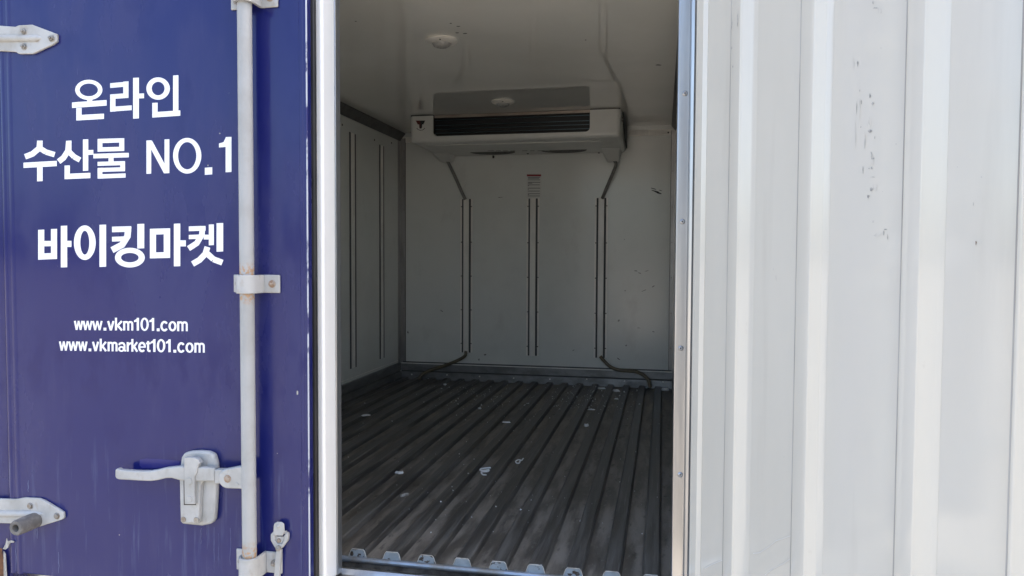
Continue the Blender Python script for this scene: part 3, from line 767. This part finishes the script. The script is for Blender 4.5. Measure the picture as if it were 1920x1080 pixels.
# dried drips below the hardware and stone chips
mb = MB()
for (x, y0, y1, w) in [(53, 900, 922, 2.2), (70, 985, 1010, 1.6), (37, 1010, 1078, 1.8), (110, 1035, 1075, 1.4), (388, 985, 1030, 1.6), (402, 988, 1075, 1.8), (377, 990, 1020, 1.2), (432, 990, 1060, 1.2), (30, 1010, 1080, 1.2), (450, 1078, 1079, 1), (410, 1000, 1065, 1.0)]:
    n = 6
    L_ = []; R_ = []
    for i in range(n+1):
        yy = y0+(y1-y0)*i/n
        xx = x+random.uniform(-0.6, 0.6)+ (i/n)*random.uniform(-1, 1)
        ww = w*(0.35+0.65*math.sin(math.pi*(0.15+0.8*i/n)))*random.uniform(0.7, 1.1)/2
        L_.append(atY(xx-ww, yy, YFACE-0.00035)); R_.append(atY(xx+ww, yy, YFACE-0.00035))
    mb.sheet(L_+R_[::-1])
part('drip_marks', mb, 'drip', ld, smooth=False)
mb = MB()
for (x, y, a, b_) in [(557.5, 737, 2.2, 5.5), (224, 1003, 1.2, 1.0), (412, 250, 1.5, 1.5), (390, 310, 1, 2), (520, 850, 1, 1)]:
    mb.sheet([atY(x+a*math.cos(t)*random.uniform(0.6, 1.1), y+b_*math.sin(t)*random.uniform(0.6, 1.1), YFACE-0.00045) for t in [2*math.pi*i/9 for i in range(9)]])
part('paint_chips', mb, 'scuff', ld, smooth=False)

# ================================================================== RIGHT DOOR (open, its lining towards us)
A = Vector((0.056, 1.26, 0))
PH = R(24)
DV = Vector((math.sin(PH), -math.cos(PH), 0))
NV = Vector((-math.cos(PH), -math.sin(PH), 0))
def leaf_s(px, n=0.0, py=540):
    d = ray(px, py)
    # A + s*DV + n*NV  parallel to (d.x, d.y)
    bx, by = A.x+n*NV.x, A.y+n*NV.y
    return (d.x*by-d.y*bx)/(d.y*DV.x-d.x*DV.y)
def LP(s, n, z):
    q = A+DV*s+NV*n
    return Vector((q.x, q.y, z))
RH2 = 0.011
rd = part('right_door', MB().sweep([LP(leaf_s(1303)-0.004, -0.001, ZD0), LP(0.775, -0.001, ZD0), LP(0.775, -0.06, ZD0), LP(-0.004, -0.06, ZD0)], (0, 0, ZD1-ZD0)), 'body_white', truck)
tag(rd, 'open white door leaf with ribbed lining')
part('outer_skin', MB().sweep([LP(-0.03, -0.095, ZD0), LP(0.80, -0.095, ZD0), LP(0.80, -0.117, ZD0), LP(-0.03, -0.117, ZD0)], (0, 0, ZD1-ZD0)), 'blue_paint', rd, bevel=0.004)
part('gasket', MB().sweep([LP(-0.015, -0.061, ZD0), LP(0.785, -0.061, ZD0), LP(0.785, -0.0945, ZD0), LP(-0.015, -0.0945, ZD0)], (0, 0, ZD1-ZD0)), 'black_rubber', rd)
def profile_part(name, prof, material, bevel=0.0):
    """prof: list of (s, n); the sheet is closed at the back at n = -0.0008"""
    poly = [LP(s, n, ZD0) for s, n in prof]+[LP(prof[-1][0], -0.0008, ZD0), LP(prof[0][0], -0.0008, ZD0)]
    return part(name, MB().sweep(poly, (0, 0, ZD1-ZD0)), material, rd, bevel=bevel, angle=22)
# edge moulding at the hinge side
e0, e1, e2, e3 = leaf_s(1294.5), leaf_s(1303), leaf_s(1312, 0.004), leaf_s(1321, 0.0)
part('edge_angle', MB().sweep([LP(e0, -0.02, ZD0), LP(e0, -0.001, ZD0), LP(e1, 0.0005, ZD0), LP(e1, -0.02, ZD0)], (0, 0, ZD1-ZD0)), 'aluminium_grey', rd, bevel=0.0006)
profile_part('edge_moulding', [(e1+0.0003, 0.0), (e1+0.001, 0.004), (e2-0.001, 0.004), (e2+0.002, 0.0025), (e3, 0.0004)], 'white_lining')
ridges = [(1363, 1381, 1401, 1413), (1492, 1518, 1540, 1553), (1688, 1723, 1755, 1770), (1903, 1913, 1950, 1968), (2120, 2160, 2200, 2220)]
prev = e3+0.0004
for (c0, c1, c2, c3) in ridges:
    s0, s1 = leaf_s(c0, RH2), leaf_s(c1, RH2)
    s2, s3 = leaf_s(c2, 0.0018), leaf_s(c3, 0.0)
    sb = s0-0.004
    profile_part('lining_sheet', [(prev, -0.0001), (sb-0.0005, -0.0001)], 'white_lining')
    profile_part('lining_rib', [(sb-0.0004, 0.0), (sb, 0.0006), (s0-0.001, RH2-0.0012), (s0, RH2-0.0003), (s0+0.0012, RH2), (s1-0.0016, RH2), (s1-0.0004, RH2-0.0005), (s1+0.0006, RH2-0.0018), (s2, 0.0018), (s2+(s3-s2)*0.4, 0.0006), (s3, 0.0)], 'white_lining')
    part('crease_shade', MB().sweep([LP(s0-0.0012, RH2-0.002, ZD0), LP(s0-0.0008, RH2+0.0001, ZD0), LP(s0+0.0008, RH2+0.0003, ZD0), LP(s0+0.0010, RH2-0.001, ZD0)], (0, 0, ZD1-ZD0)), 'crease_shade', rd)  # thin grey strip painting the shade of the crease along the rib
    prev = s3+0.0001
    if s3 > 0.70:
        break
profile_part('lining_sheet', [(prev, 0.0), (0.770, 0.0)], 'white_lining')
def leaf_pt(px, py, n):
    s = leaf_s(px, n, py)
    q = A+DV*s+NV*n
    d = ray(px, py)
    return Vector((q.x, q.y, CAM_H+d.z*(q.y/d.y)))
def smudge(mb, px, py, w, h, n=0.0004, pts=9, rnd=random):
    a0 = rnd.uniform(0, 6.28)
    mb.sheet([leaf_pt(px+w*math.cos(a0+t)*rnd.uniform(0.35, 1.1), py+h*math.sin(a0+t)*rnd.uniform(0.35, 1.1), n) for t in [2*math.pi*i/pts for i in range(pts)]])
mb = MB()
rr = random.Random(3)
for (x, y, w, h) in [(1615, 192, 1, 5), (1608, 118, 1, 7), (1608, 118.5, 2, 2), (1631, 180, 1.5, 6), (1636, 195, 3, 4), (1614, 238, 1, 2), (1631, 246, 5, 4), (1640, 258, 1.5, 4),
                     (1634, 290, 2, 7), (1637, 297, 4, 2), (1634, 316, 2.5, 3), (1629, 316, 2, 1), (1618, 318, 1, 8), (1636, 332, 6, 0.8), (1634, 355, 4, 5), (1628, 368, 2.5, 4), (1637, 415, 1.5, 3),
                     (1660, 430, 5, 1), (1657, 437, 1, 6), (1664, 445, 1, 7), (1642, 15, 5, 2), (1637, 5, 2, 3), (1680, 270, 1, 1), (1825, 382, 0.8, 5), (1795, 313, 1, 1), (1840, 332, 1.3, 1.3),
                     (1652, 90, 1, 1), (1612, 170, 0.8, 3), (1606, 200, 0.7, 16), (1470, 857, 0.8, 1.5), (1450, 505, 0.8, 3), (1655, 359, 1, 1)]:
    smudge(mb, x, y, w, h, rnd=rr)
part('scuff_marks', mb, 'scuff', rd, smooth=False)
mb = MB()
for (x, y, w, h) in [(1612, 200, 2.5, 30), (1622, 265, 2, 25), (1634, 300, 6, 14), (1640, 350, 6, 10), (1604, 250, 1.2, 30), (1631, 230, 4, 12), (1645, 440, 8, 5), (1840, 372, 1, 10), (1648, 20, 7, 6), (1600, 120, 2, 14), (1455, 520, 1.5, 8)]:
    smudge(mb, x, y, w, h, 0.0002, rnd=rr)
tag(part('faint_smears', mb, 'smear', rd, smooth=False), kind='stuff')
mb = MB()
for (x, y, w, h) in [(1383, 40, 1.5, 16), (1372, 50, 1.5, 12), (1372, 90, 1.2, 4), (1374, 125, 1.2, 3), (1369, 272, 1.2, 4)]:
    smudge(mb, x, y, w, h, RH2+0.0004, rnd=rr)
part('scuff_marks', mb, 'scuff', rd, smooth=False)
mb = MB(); smudge(mb, 1830, 455, 1.1, 6, rnd=rr)
part('rust_fleck', mb, 'rust', rd, smooth=False)
mb = MB()
for pts in [[(1412, 1038), (1425, 1036), (1440, 1026), (1455, 1014), (1470, 1009), (1484, 1004)], [(1434, 1078), (1450, 1066), (1470, 1056), (1484, 1046)], [(1321, 1066), (1335, 1058), (1358, 1049)]]:
    for (xa, ya), (xb, yb) in zip(pts[:-1], pts[1:]):
        mb.sheet([leaf_pt(xa, ya-0.9, 0.0004), leaf_pt(xb, yb-0.9, 0.0004), leaf_pt(xb, yb+0.9, 0.0004), leaf_pt(xa, ya+0.9, 0.0004)])
part('sealant_trace', mb, 'scuff_pale', rd, smooth=False)

# marks on the bulkhead and ceiling
mb = MB()
rr = random.Random(5)
def wall_mark(px, py, w, h, tilt=0.0):
    q = []
    for i in range(9):
        t = 2*math.pi*i/9
        a = w*math.cos(t)*rr.uniform(0.5, 1.1); b = h*math.sin(t)*rr.uniform(0.4, 1.1)
        q.append(atY(px+a*math.cos(tilt)-b*math.sin(tilt), py+a*math.sin(tilt)+b*math.cos(tilt), YB-0.0005))
    mb.sheet(q)
wall_mark(1232, 360, 11, 2.2, 0.35); wall_mark(1225, 354, 8, 1.0, 0.25); wall_mark(1238, 357, 4, 1, 0.2)
part('tear_mark', mb, 'scuff_dark', bw, smooth=False)
mb = MB()
wall_mark(1192, 508, 5, 1.0, 0.2); wall_mark(1199, 512, 4, 1.2, 0.5); wall_mark(1213, 508, 5, 0.8, -0.2); wall_mark(1225, 537, 4, 1.2, -0.5); wall_mark(1207, 545, 5, 0.8, -0.4)
wall_mark(938, 370, 6, 0.7, -0.1); wall_mark(828, 583, 4, 1.2, 0.6); wall_mark(765, 623, 1.5, 3); wall_mark(1172, 545, 2, 2); wall_mark(1174, 648, 2.5, 2); wall_mark(1160, 673, 4, 1.2, 0.7)
wall_mark(910, 665, 3, 2); wall_mark(898, 674, 2, 3); wall_mark(1225, 622, 3, 1.2, 0.3); wall_mark(1160, 601, 2, 3, 0.5); wall_mark(1075, 657, 3, 1, -0.6); wall_mark(1198, 615, 4, 0.7); wall_mark(1171, 449, 1, 1)
part('scuff_marks', mb, 'scuff_wall', bw, smooth=False)
mb = MB()
for (px, py, w, h) in [(857, 61.5, 4.5, 1.1), (872, 62.8, 6, 1.2), (859, 49.5, 4, 1), (1235, 122, 6, 1.5), (845, 44, 3, 1), (667, 40, 3, 0.8), (1098, 75, 2, 1)]:
    mb.sheet([atZ(px+w*math.cos(t)*rr.uniform(0.6, 1.1), py+h*math.sin(t)*rr.uniform(0.6, 1.1), ZC-0.0005) for t in [2*math.pi*i/9 for i in range(9)]])
part('scuff_marks', mb, 'scuff_dark', ceil, smooth=False)

# ================================================================== EVAPORATOR UNIT
YU = 3.72
ux0, ux1 = atY(768.5, 230, YU).x, atY(1164, 230, YU).x
zu0 = atY(960, 263, YU).z
unit = empty('evaporator_unit', ((ux0+ux1)/2, (YU+YB)/2, zu0), 'white evaporator unit with a dark outlet slot mounted under the ceiling', 'cooling unit')
hs = part('housing', MB().box((ux0, YU, zu0), (ux1, YB-0.012, ZC-0.006)), 'unit_plastic', unit)
bm = bmesh.new(); bm.from_mesh(hs.data)
ed = []
for e in bm.edges:
    a, b = e.verts[0].co, e.verts[1].co
    if (a.z < 0 and b.z < 0 and (a.y < 0 and b.y < 0)) or (abs(a.z-b.z) > 0.05 and a.y < 0) or (a.z < 0 and b.z < 0 and abs(a.x-b.x) < 1e-4):
        ed.append(e)
bmesh.ops.bevel(bm, geom=ed, offset=0.022, segments=5, profile=0.5, affect='EDGES')
bm.to_mesh(hs.data); bm.free()
# outlet opening with rounded lower corners
ox0, ox1 = atY(812, 230, YU).x, atY(1106, 230, YU).x
oz0 = atY(960, 251, YU).z
rc = 0.022
pts = [(ox0, ZC+0.05), (ox0, oz0+rc)]+[(ox0+rc-rc*math.cos(t), oz0+rc-rc*math.sin(t)) for t in [math.pi/2*i/6 for i in range(1, 7)]]
pts += [(ox1-rc+rc*math.sin(t), oz0+rc-rc*math.cos(t)) for t in [math.pi/2*i/6 for i in range(0, 7)]]+[(ox1, ZC+0.05)]
cut = part('cut', MB().sweep([(x, YU-0.05, z) for x, z in pts], (0, 0.30, 0)), None)
cuts = [cut]
fans = []
for pxa, pxb in ((880, 965), (1012, 1100)):
    pa, pb = atZ(pxa, 287.0, zu0), atZ(pxb, 285.0, zu0)
    yc_ = 4.095
    pa.y = pb.y = yc_
    hw = (atY(pxb, 286, yc_).x-atY(pxa, 286, yc_).x)/2
    xc = (atY(pxb, 286, yc_).x+atY(pxa, 286, yc_).x)/2
    fans.append((xc, yc_, hw))
    dpts = [(xc-hw*math.cos(math.pi*i/16), yc_+0.128*math.sin(math.pi*i/16)**0.8 if 0 < i < 16 else yc_) for i in range(17)]
    cuts.append(part('cut', MB().sweep([(x, y, zu0-0.03) for x, y in dpts], (0, 0, 0.075)), None))
boolean(hs, cuts)
part('coil', MB().box((ox0+0.0006, YU+0.045, oz0+0.0006), (ox1-0.0006, YU+0.24, ZC-0.004)), 'coil_black', hs)
for xa in (ox0+0.0004, ox1-0.0016):
    part('slot_side', MB().box((xa, YU+0.006, oz0+rc*0.4), (xa+0.0012, YU+0.0445, ZC-0.004)), 'coil_black', hs)
part('top_gap_shade', MB().box((ux0+0.004, YU+0.004, ZC-0.0065), (ox0-0.001, YU+0.03, ZC-0.0008)), 'coil_black', hs)  # black filler painting in the shade of the gap under the ceiling
part('top_gap_shade', MB().box((ox1+0.001, YU+0.004, ZC-0.0065), (ux1-0.004, YU+0.03, ZC-0.0008)), 'coil_black', hs)
part('slot_floor', MB().box((ox0+0.001, YU+0.012, oz0+0.0006), (ox1-0.001, YU+0.0445, oz0+0.002)), 'coil_black', hs)
z1, z2 = atY(960, 216.5, YU+0.02).z, atY(960, 211.5, YU+0.02).z
part('slot_strip', MB().box((ox0+0.0005, YU+0.016, z1), (ox1-0.0005, YU+0.02, z2)), 'coil_strip', hs)
for py in (221.5, 231.5, 238.5, 246):
    a = atY(814, py+2, YU+0.03); b = atY(1104, py-3, YU+0.03)
    zz = (a.z+b.z)/2
    part('coil_tube', MB().tube([(ox0+0.001, YU+0.03, zz), (ox1-0.001, YU+0.03, zz)], 0.0022, 8), 'coil_tube', hs)
for xc, yc_, hw in fans:
    dpts = [(xc-(hw-0.001)*math.cos(math.pi*i/16), yc_+0.001+0.126*math.sin(math.pi*i/16)**0.8 if 0 < i < 16 else yc_+0.001) for i in range(17)]
    part('fan', MB().sweep([(x, y, zu0+0.0012) for x, y in dpts], (0, 0, 0.004)), 'coil_black', hs)
    for k in range(1, 4):
        part('fan_guard_wire', MB().tube([(xc-(hw-0.001)*k/4*math.cos(math.pi*i/12), yc_+0.002+0.122*k/4*math.sin(math.pi*i/12), zu0+0.0008) for i in range(13)], 0.0008, 5), 'steel_bolt', hs)
part('underside_bolt', MB().lathe(atZ(925, 293, zu0-0.004), (0, 0, -1), [(0.006, -0.004), (0.006, 0.008), (0.003, 0.012)], 8), 'dark_screw', hs)
part('underside_bolt', MB().lathe(atZ(989.5, 287.5, zu0), (0, 0, -1), [(0.006, -0.002), (0.006, 0.004), (0.003, 0.005)], 8), 'dark_screw', hs)
part('underside_bolt', MB().lathe(atZ(1123, 286, zu0), (0, 0, -1), [(0.006, -0.002), (0.006, 0.004), (0.003, 0.005)], 8), 'dark_screw', hs)
mb = MB()
for (a, b) in [(915, 926), (930, 939), (943, 952), (957, 966), (979, 989), (994, 1002), (1008, 1016), (1021, 1030)]:
    mb.sheet([atZ(a, 283.5, zu0-0.0004), atZ(b, 283.2, zu0-0.0004), atZ(b, 281.8, zu0-0.0004), atZ(a, 282.2, zu0-0.0004)])
part('print_row', mb, 'scuff', hs, smooth=False)
# shallow step along the underside, and drain cups at the rear corners
part('underside_step', MB().box((ux0+0.06, YU+0.075, zu0-0.006), (ux1-0.1, YU+0.083, zu0+0.001)), 'unit_plastic', hs, bevel=0.0025)
def cup(pxa, pxb, py_, yc, name='drain_cup'):
    a = atY(pxa, py_, yc); b = atY(pxb, py_, yc)
    xc, hw = (a.x+b.x)/2, (b.x-a.x)/2
    top = [(xc-hw*2.1, yc-0.10, zu0+0.001), (xc+hw*1.5, yc-0.10, zu0+0.001), (xc+hw*1.5, yc+0.04, zu0+0.001), (xc-hw*2.1, yc+0.04, zu0+0.001)]
    bot = [(xc-hw, yc-0.022, a.z), (xc+hw, yc-0.022, a.z), (xc+hw, yc+0.03, a.z), (xc-hw, yc+0.03, a.z)]
    part(name, MB().rings([[Vector(p) for p in top], [Vector(p) for p in bot]]), 'unit_plastic', hs, bevel=0.006, seg=3)
    return Vector((xc, yc, a.z))
cupL = cup(829, 847, 304, 4.19)
cupR = cup(1139, 1160, 303, 4.17)
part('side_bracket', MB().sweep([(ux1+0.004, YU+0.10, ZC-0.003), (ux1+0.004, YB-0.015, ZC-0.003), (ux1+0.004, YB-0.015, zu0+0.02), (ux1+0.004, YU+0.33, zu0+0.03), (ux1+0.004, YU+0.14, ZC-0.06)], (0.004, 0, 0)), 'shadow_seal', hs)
for zz in (0.04, 0.055):
    part('side_screw', MB().lathe((ux1, YU+0.06, ZC-zz), (1, 0, 0), [(0.005, -0.002), (0.005, 0.006), (0.003, 0.008)], 8), 'steel_bolt', hs)
# emblem: a dark flared T with an arc of fine lettering under it
S, OX, OY = 15.43, 760, 200
ye = YU-0.0006
mb = MB().sheet([atY(OX+x/S, OY+y/S, ye) for x, y in [(430, 402), (575, 402), (522, 515), (487, 515), (483, 600), (465, 632), (440, 635), (440, 500)]])
part('emblem', mb, 'print_black', hs, smooth=False)
mb = MB().sheet([atY(OX+x/S, OY+y/S, ye-0.0001) for x, y in [(300, 402), (430, 402), (440, 500), (440, 635), (418, 632), (404, 600), (400, 515), (360, 515)]])
part('emblem', mb, 'logo_red', hs, smooth=False)
mb = MB()
for k in range(7):
    t = -0.95+1.9*k/6
    x = 446+130*math.sin(t); y = 560+130*math.cos(t)*0.95
    tx, ty = math.cos(t), -math.sin(t)
    q = []
    for (a, b) in ((-13, -12), (13, -12), (13, 12), (-13, 12)):
        q.append(atY(OX+(x+a*tx-b*ty)/S, OY+(y+a*ty+b*tx)/S, ye))
    mb.sheet(q)
part('emblem_lettering', mb, 'print_black', hs, smooth=False)

# ================================================================== HOSES
def hose(upper, lower, label, ch):
    xc, zt, zb = ch
    pu = spline(upper, 8)
    pl = spline(lower, 8)
    o = empty('drain_hose', pl[-1], label, 'hose', 'drain hoses of the evaporator unit')
    part('upper_hose', MB().tube(pu, 0.0095, 12), 'hose_grey', o)
    part('hidden_hose', MB().tube([pu[-1]+Vector((0, 0.006, 0)), pl[0]+Vector((0, 0.006, 0))], 0.004, 8), 'hose_grey', o)
    part('lower_hose', MB().tube(pl, 0.0098, 12), 'hose', o)
    return o
yh = YB-0.0125
hose([(cupL.x, 4.19, cupL.z+0.01), atY(842, 308, 4.19), atY(854, 333, 4.21), atY(864, 356, 4.225), (ch1[0]-0.004, yh, ch1[1]-0.005)],
     [(ch1[0]+0.002, yh, ch1[2]+0.01), atY(871, 668, YB-0.02), atY(853, 678, YB-0.03), atY(826, 688, YB-0.04), atY(804, 695, YB-0.06), atY(790, 704, YB-0.075), (atY(785, 712, YB-0.08).x, YB-0.085, ZF+0.012)],
     'brown hose curving out of the left channel to the left rear floor corner', ch1)
hose([(cupR.x+0.003, 4.17, cupR.z+0.01), atY(1155, 308, 4.17), atY(1149, 325, 4.19), atY(1140, 346, 4.21), (ch3[0]+0.005, yh, ch3[1]-0.005)],
     [(ch3[0]+0.003, yh, ch3[2]+0.01), atY(1132, 676, YB-0.02), atY(1145, 688, YB-0.03), atY(1162, 694, YB-0.034), atY(1190, 696.5, YB-0.036), atY(1206, 703, YB-0.044), atY(1216, 714, YB-0.05), (atY(1219, 730, YB-0.058).x, YB-0.06, ZF+0.012)],
     'brown hose curving out of the right channel towards the rear right floor corner', ch3)

# ================================================================== CEILING LAMPS
def lamp(px, py, label):
    c = atZ(px, py, ZC)
    o = empty('ceiling_lamp', c, label, 'lamp', 'round lamps in the ceiling')
    part('lamp_rim', MB().lathe(c, (0, 0, -1), [(0.034, 0.012), (0.036, 0.014), (0.040, 0.013), (0.052, 0.008), (0.056, 0.003), (0.056, -0.002), (0.034, -0.002)], 32), 'lamp_rim', o)
    part('lamp_lens', MB().lathe(c, (0, 0, -1), [(0.0335, 0.0), (0.0335, 0.012), (0.028, 0.020), (0.018, 0.025), (0.006, 0.027)], 32), 'lamp_lens', o)
    mb = MB()
    for k in range(12):
        a = 2*math.pi*k/12
        d = Vector((math.cos(a), math.sin(a), 0))
        mb.tube([c+d*0.032+Vector((0, 0, -0.0145)), c+d*0.020+Vector((0, 0, -0.0248))], 0.0011, 5)
    part('lens_ridges', mb, 'lamp_lens', o)
    for k in (0, 1):
        a = 1.75+math.pi*k
        part('screw', MB().lathe(c+Vector((0.045*math.cos(a), 0.045*math.sin(a), -0.0112)), (0, 0, -1), [(0.0035, -0.002), (0.0035, 0.001), (0.002, 0.0015)], 8), 'dark_screw', o)
lamp(828, 75, 'round white ceiling lamp nearer the doorway')
lamp(943, 190, 'round white ceiling lamp close to the evaporator unit')

# ================================================================== STICKER
st = empty('instruction_sticker', atY(1001, 372, YB-0.0006), 'white instruction sticker with a red heading above the middle channel', 'sticker')
def sq(x0, x1, y0, y1, d): return MB().sweep([atY(x0, y0, YB-d), atY(x1, y0, YB-d), atY(x1, y1, YB-d), atY(x0, y1, YB-d)], (0, 0.0002, 0))
part('paper', sq(987.6, 1015, 326.6, 371, 0.0006), 'sticker_white', st, smooth=False)
part('heading', sq(988, 1014.5, 327, 330.6, 0.0009), 'sticker_red', st, smooth=False)
for (x1, y) in [(1012.5, 332.4), (1011, 334.3), (1012.5, 337.2), (1013, 341.8), (998, 343.6), (1012, 346.6), (992, 348.2), (1013, 352.8), (991.5, 355), (1012, 358.3), (1012.5, 363.3), (992, 365), (1012, 367.4)]:
    part('text_line', sq(989.8, x1, y-0.45, y+0.45, 0.0009), 'scuff_dark', st, smooth=False)

# ================================================================== SCRAPS ON THE FLOOR
def scrap(px, py, w, d, h, rot, label, material='foam', seed=0, shape='chip', zoff=0.0):
    w, d, h = w*1.4, d*1.2, h*0.9
    c = atZ(px, py, ZF+zoff+h*0.4)
    base = Vector((c.x, c.y, ZF+zoff))
    r = random.Random(seed)
    n = 9
    rings = []
    for (k, f) in ((0.0, 0.9), (0.4, 1.0), (1.0, 0.72)):
        rg = []
        for i in range(n):
            t = 2*math.pi*i/n
            rad = f*(0.35+0.8*random.Random(seed*31+i).random())
            a, b = w*math.cos(t)*rad, d*math.sin(t)*rad
            if shape == 'curl':
                b += 0.5*d*math.cos(2*t)
            rg.append(base+Vector((a*math.cos(rot)-b*math.sin(rot), a*math.sin(rot)+b*math.cos(rot), 0.0006+h*k*(1+0.25*r.uniform(-1, 1)))))
        rings.append(rg)
    o = part('foam_scrap', MB().rings(rings), material, None, smooth=False)
    return tag(o, label, 'foam scrap', 'foam scraps on the floor deck')
scrap(751, 886, 0.018, 0.008, 0.007, 0.7, 'largest white foam scrap at the left front of the floor', seed=1, shape='curl', zoff=RH)
scrap(755, 929, 0.016, 0.006, 0.009, 0.9, 'brownish crumpled scrap below the largest white scrap on the left', 'grime_foam', seed=2)
scrap(949, 792, 0.013, 0.006, 0.006, 0.1, 'small white foam scrap at the centre of the floor', seed=4, zoff=RH)
scrap(899, 766, 0.009, 0.008, 0.008, 0.4, 'round white foam lump left of the floor centre', seed=5)
scrap(1099, 798, 0.011, 0.010, 0.011, 1.1, 'white foam lump on a right-hand rib, nearer of two', seed=6)
scrap(1108, 768, 0.014, 0.007, 0.006, 0.0, 'flat white foam flake behind the lump on the right', seed=7)
scrap(686, 779, 0.016, 0.009, 0.007, 0.6, 'white foam flake beside the left door edge', seed=8, zoff=RH)
scrap(742, 715.5, 0.026, 0.012, 0.014, 0.3, 'leftmost foam scrap heaped in the far left corner', seed=9)
scrap(750, 728, 0.016, 0.012, 0.012, 0.2, 'foam scrap at the near edge of the far left corner heap', seed=10)
scrap(773, 717, 0.020, 0.012, 0.014, 0.5, 'foam scrap at the foot of the left hose', seed=11)
scrap(800, 711, 0.028, 0.009, 0.010, -0.1, 'long foam scrap right of the left hose foot, against the skirting', seed=12)
scrap(719, 726, 0.009, 0.007, 0.010, 0.2, 'foam crumb left of the far left corner heap', seed=13)
scrap(737, 734, 0.016, 0.006, 0.005, -0.3, 'thin curled foam flake in front of the far left corner heap', seed=14, shape='curl')
scrap(895, 714.5, 0.026, 0.008, 0.009, -0.1, 'foam scrap lying against the rear skirting, left of centre', seed=15)
scrap(1128, 728.5, 0.018, 0.009, 0.010, 0.0, 'foam scrap against the rear skirting below the right channel', seed=16)
scrap(1155, 733, 0.015, 0.009, 0.012, -0.2, 'foam lump in front of the rear skirting between the right hose and right channel', seed=17)
scrap(1207, 727, 0.016, 0.008, 0.009, 0.0, 'foam scrap left of the right hose foot', seed=18)
scrap(1250, 731, 0.024, 0.012, 0.014, 0.2, 'foam scrap in the far right corner behind the jamb', seed=19)
scrap(1156, 748, 0.009, 0.007, 0.007, 0.2, 'small foam chip on the far right ribs', seed=20)
scrap(860, 711, 0.012, 0.009, 0.012, 0.2, 'rounded foam lump against the rear skirting near the left channel', seed=21)
scrap(834, 721, 0.010, 0.007, 0.008, 0.1, 'foam chip on the far ribs below the left channel', seed=22)
# two bent clips of white wire-like foam, drawn as curls
def curl(pts, r, label, zoff):
    path = spline([atZ(x, y, ZF+zoff+r) for x, y in pts], 6)
    o = part('plastic_curl', MB().tube(path, r, 8), 'foam', None)
    return tag(o, label, 'plastic scrap', 'curled plastic scraps')
curl([(920, 877), (912, 877.5), (902, 879), (901, 882), (910, 882), (917, 881), (914, 884), (903, 885), (905, 889.5), (912, 890.5)], 0.0026, 'zigzag pale plastic curl in the middle of the floor', RH)
curl([(981, 859.5), (978, 863), (972, 862), (967, 865), (969, 868.5), (974, 868), (975, 864.5)], 0.0022, 'small looped pale plastic curl right of the zigzag one', RH)
# crumbs
mb = MB()
r = random.Random(21)
def crumb(p, s):
    q = [p+Vector((r.uniform(-s, s), r.uniform(-s, s), r.uniform(0, 0.3*s))) for _ in range(4)]+[p+Vector((0, 0, s*1.3))]
    mb.add(q, [(0, 1, 4), (1, 2, 4), (2, 3, 4), (3, 0, 4), (3, 2, 1, 0)])
def floor_z(x):
    d = min(abs(x-a) for a in xs)
    return ZF+(RH if d < RT else (0 if d > RB else RH*(RB-d)/(RB-RT)))
for k in range(420):
    zone = r.random()
    if zone < 0.40:
        px, py = r.uniform(790, 1200), r.triangular(722, 800, 735)
    elif zone < 0.62:
        px, py = r.gauss(1090, 35), r.gauss(752, 14)
    elif zone < 0.78:
        px, py = r.gauss(870, 40), r.gauss(742, 14)
    else:
        px, py = r.uniform(650, 1240), r.uniform(730, 1000)
    if py < 716: continue
    c = atZ(px, py, ZF+0.004)
    if c.y > YB-0.06 or c.x < XL+0.03 or c.x > XR-0.03 or c.y < YS+0.03: continue
    c.z = floor_z(c.x)
    crumb(c, r.uniform(0.0014, 0.0036) if py > 800 or r.random() < 0.85 else r.uniform(0.004, 0.007))
cr = part('foam_crumbs', mb, 'foam', None, smooth=False)
tag(cr, 'fine white foam crumbs scattered over the floor deck', 'crumbs', kind='stuff')
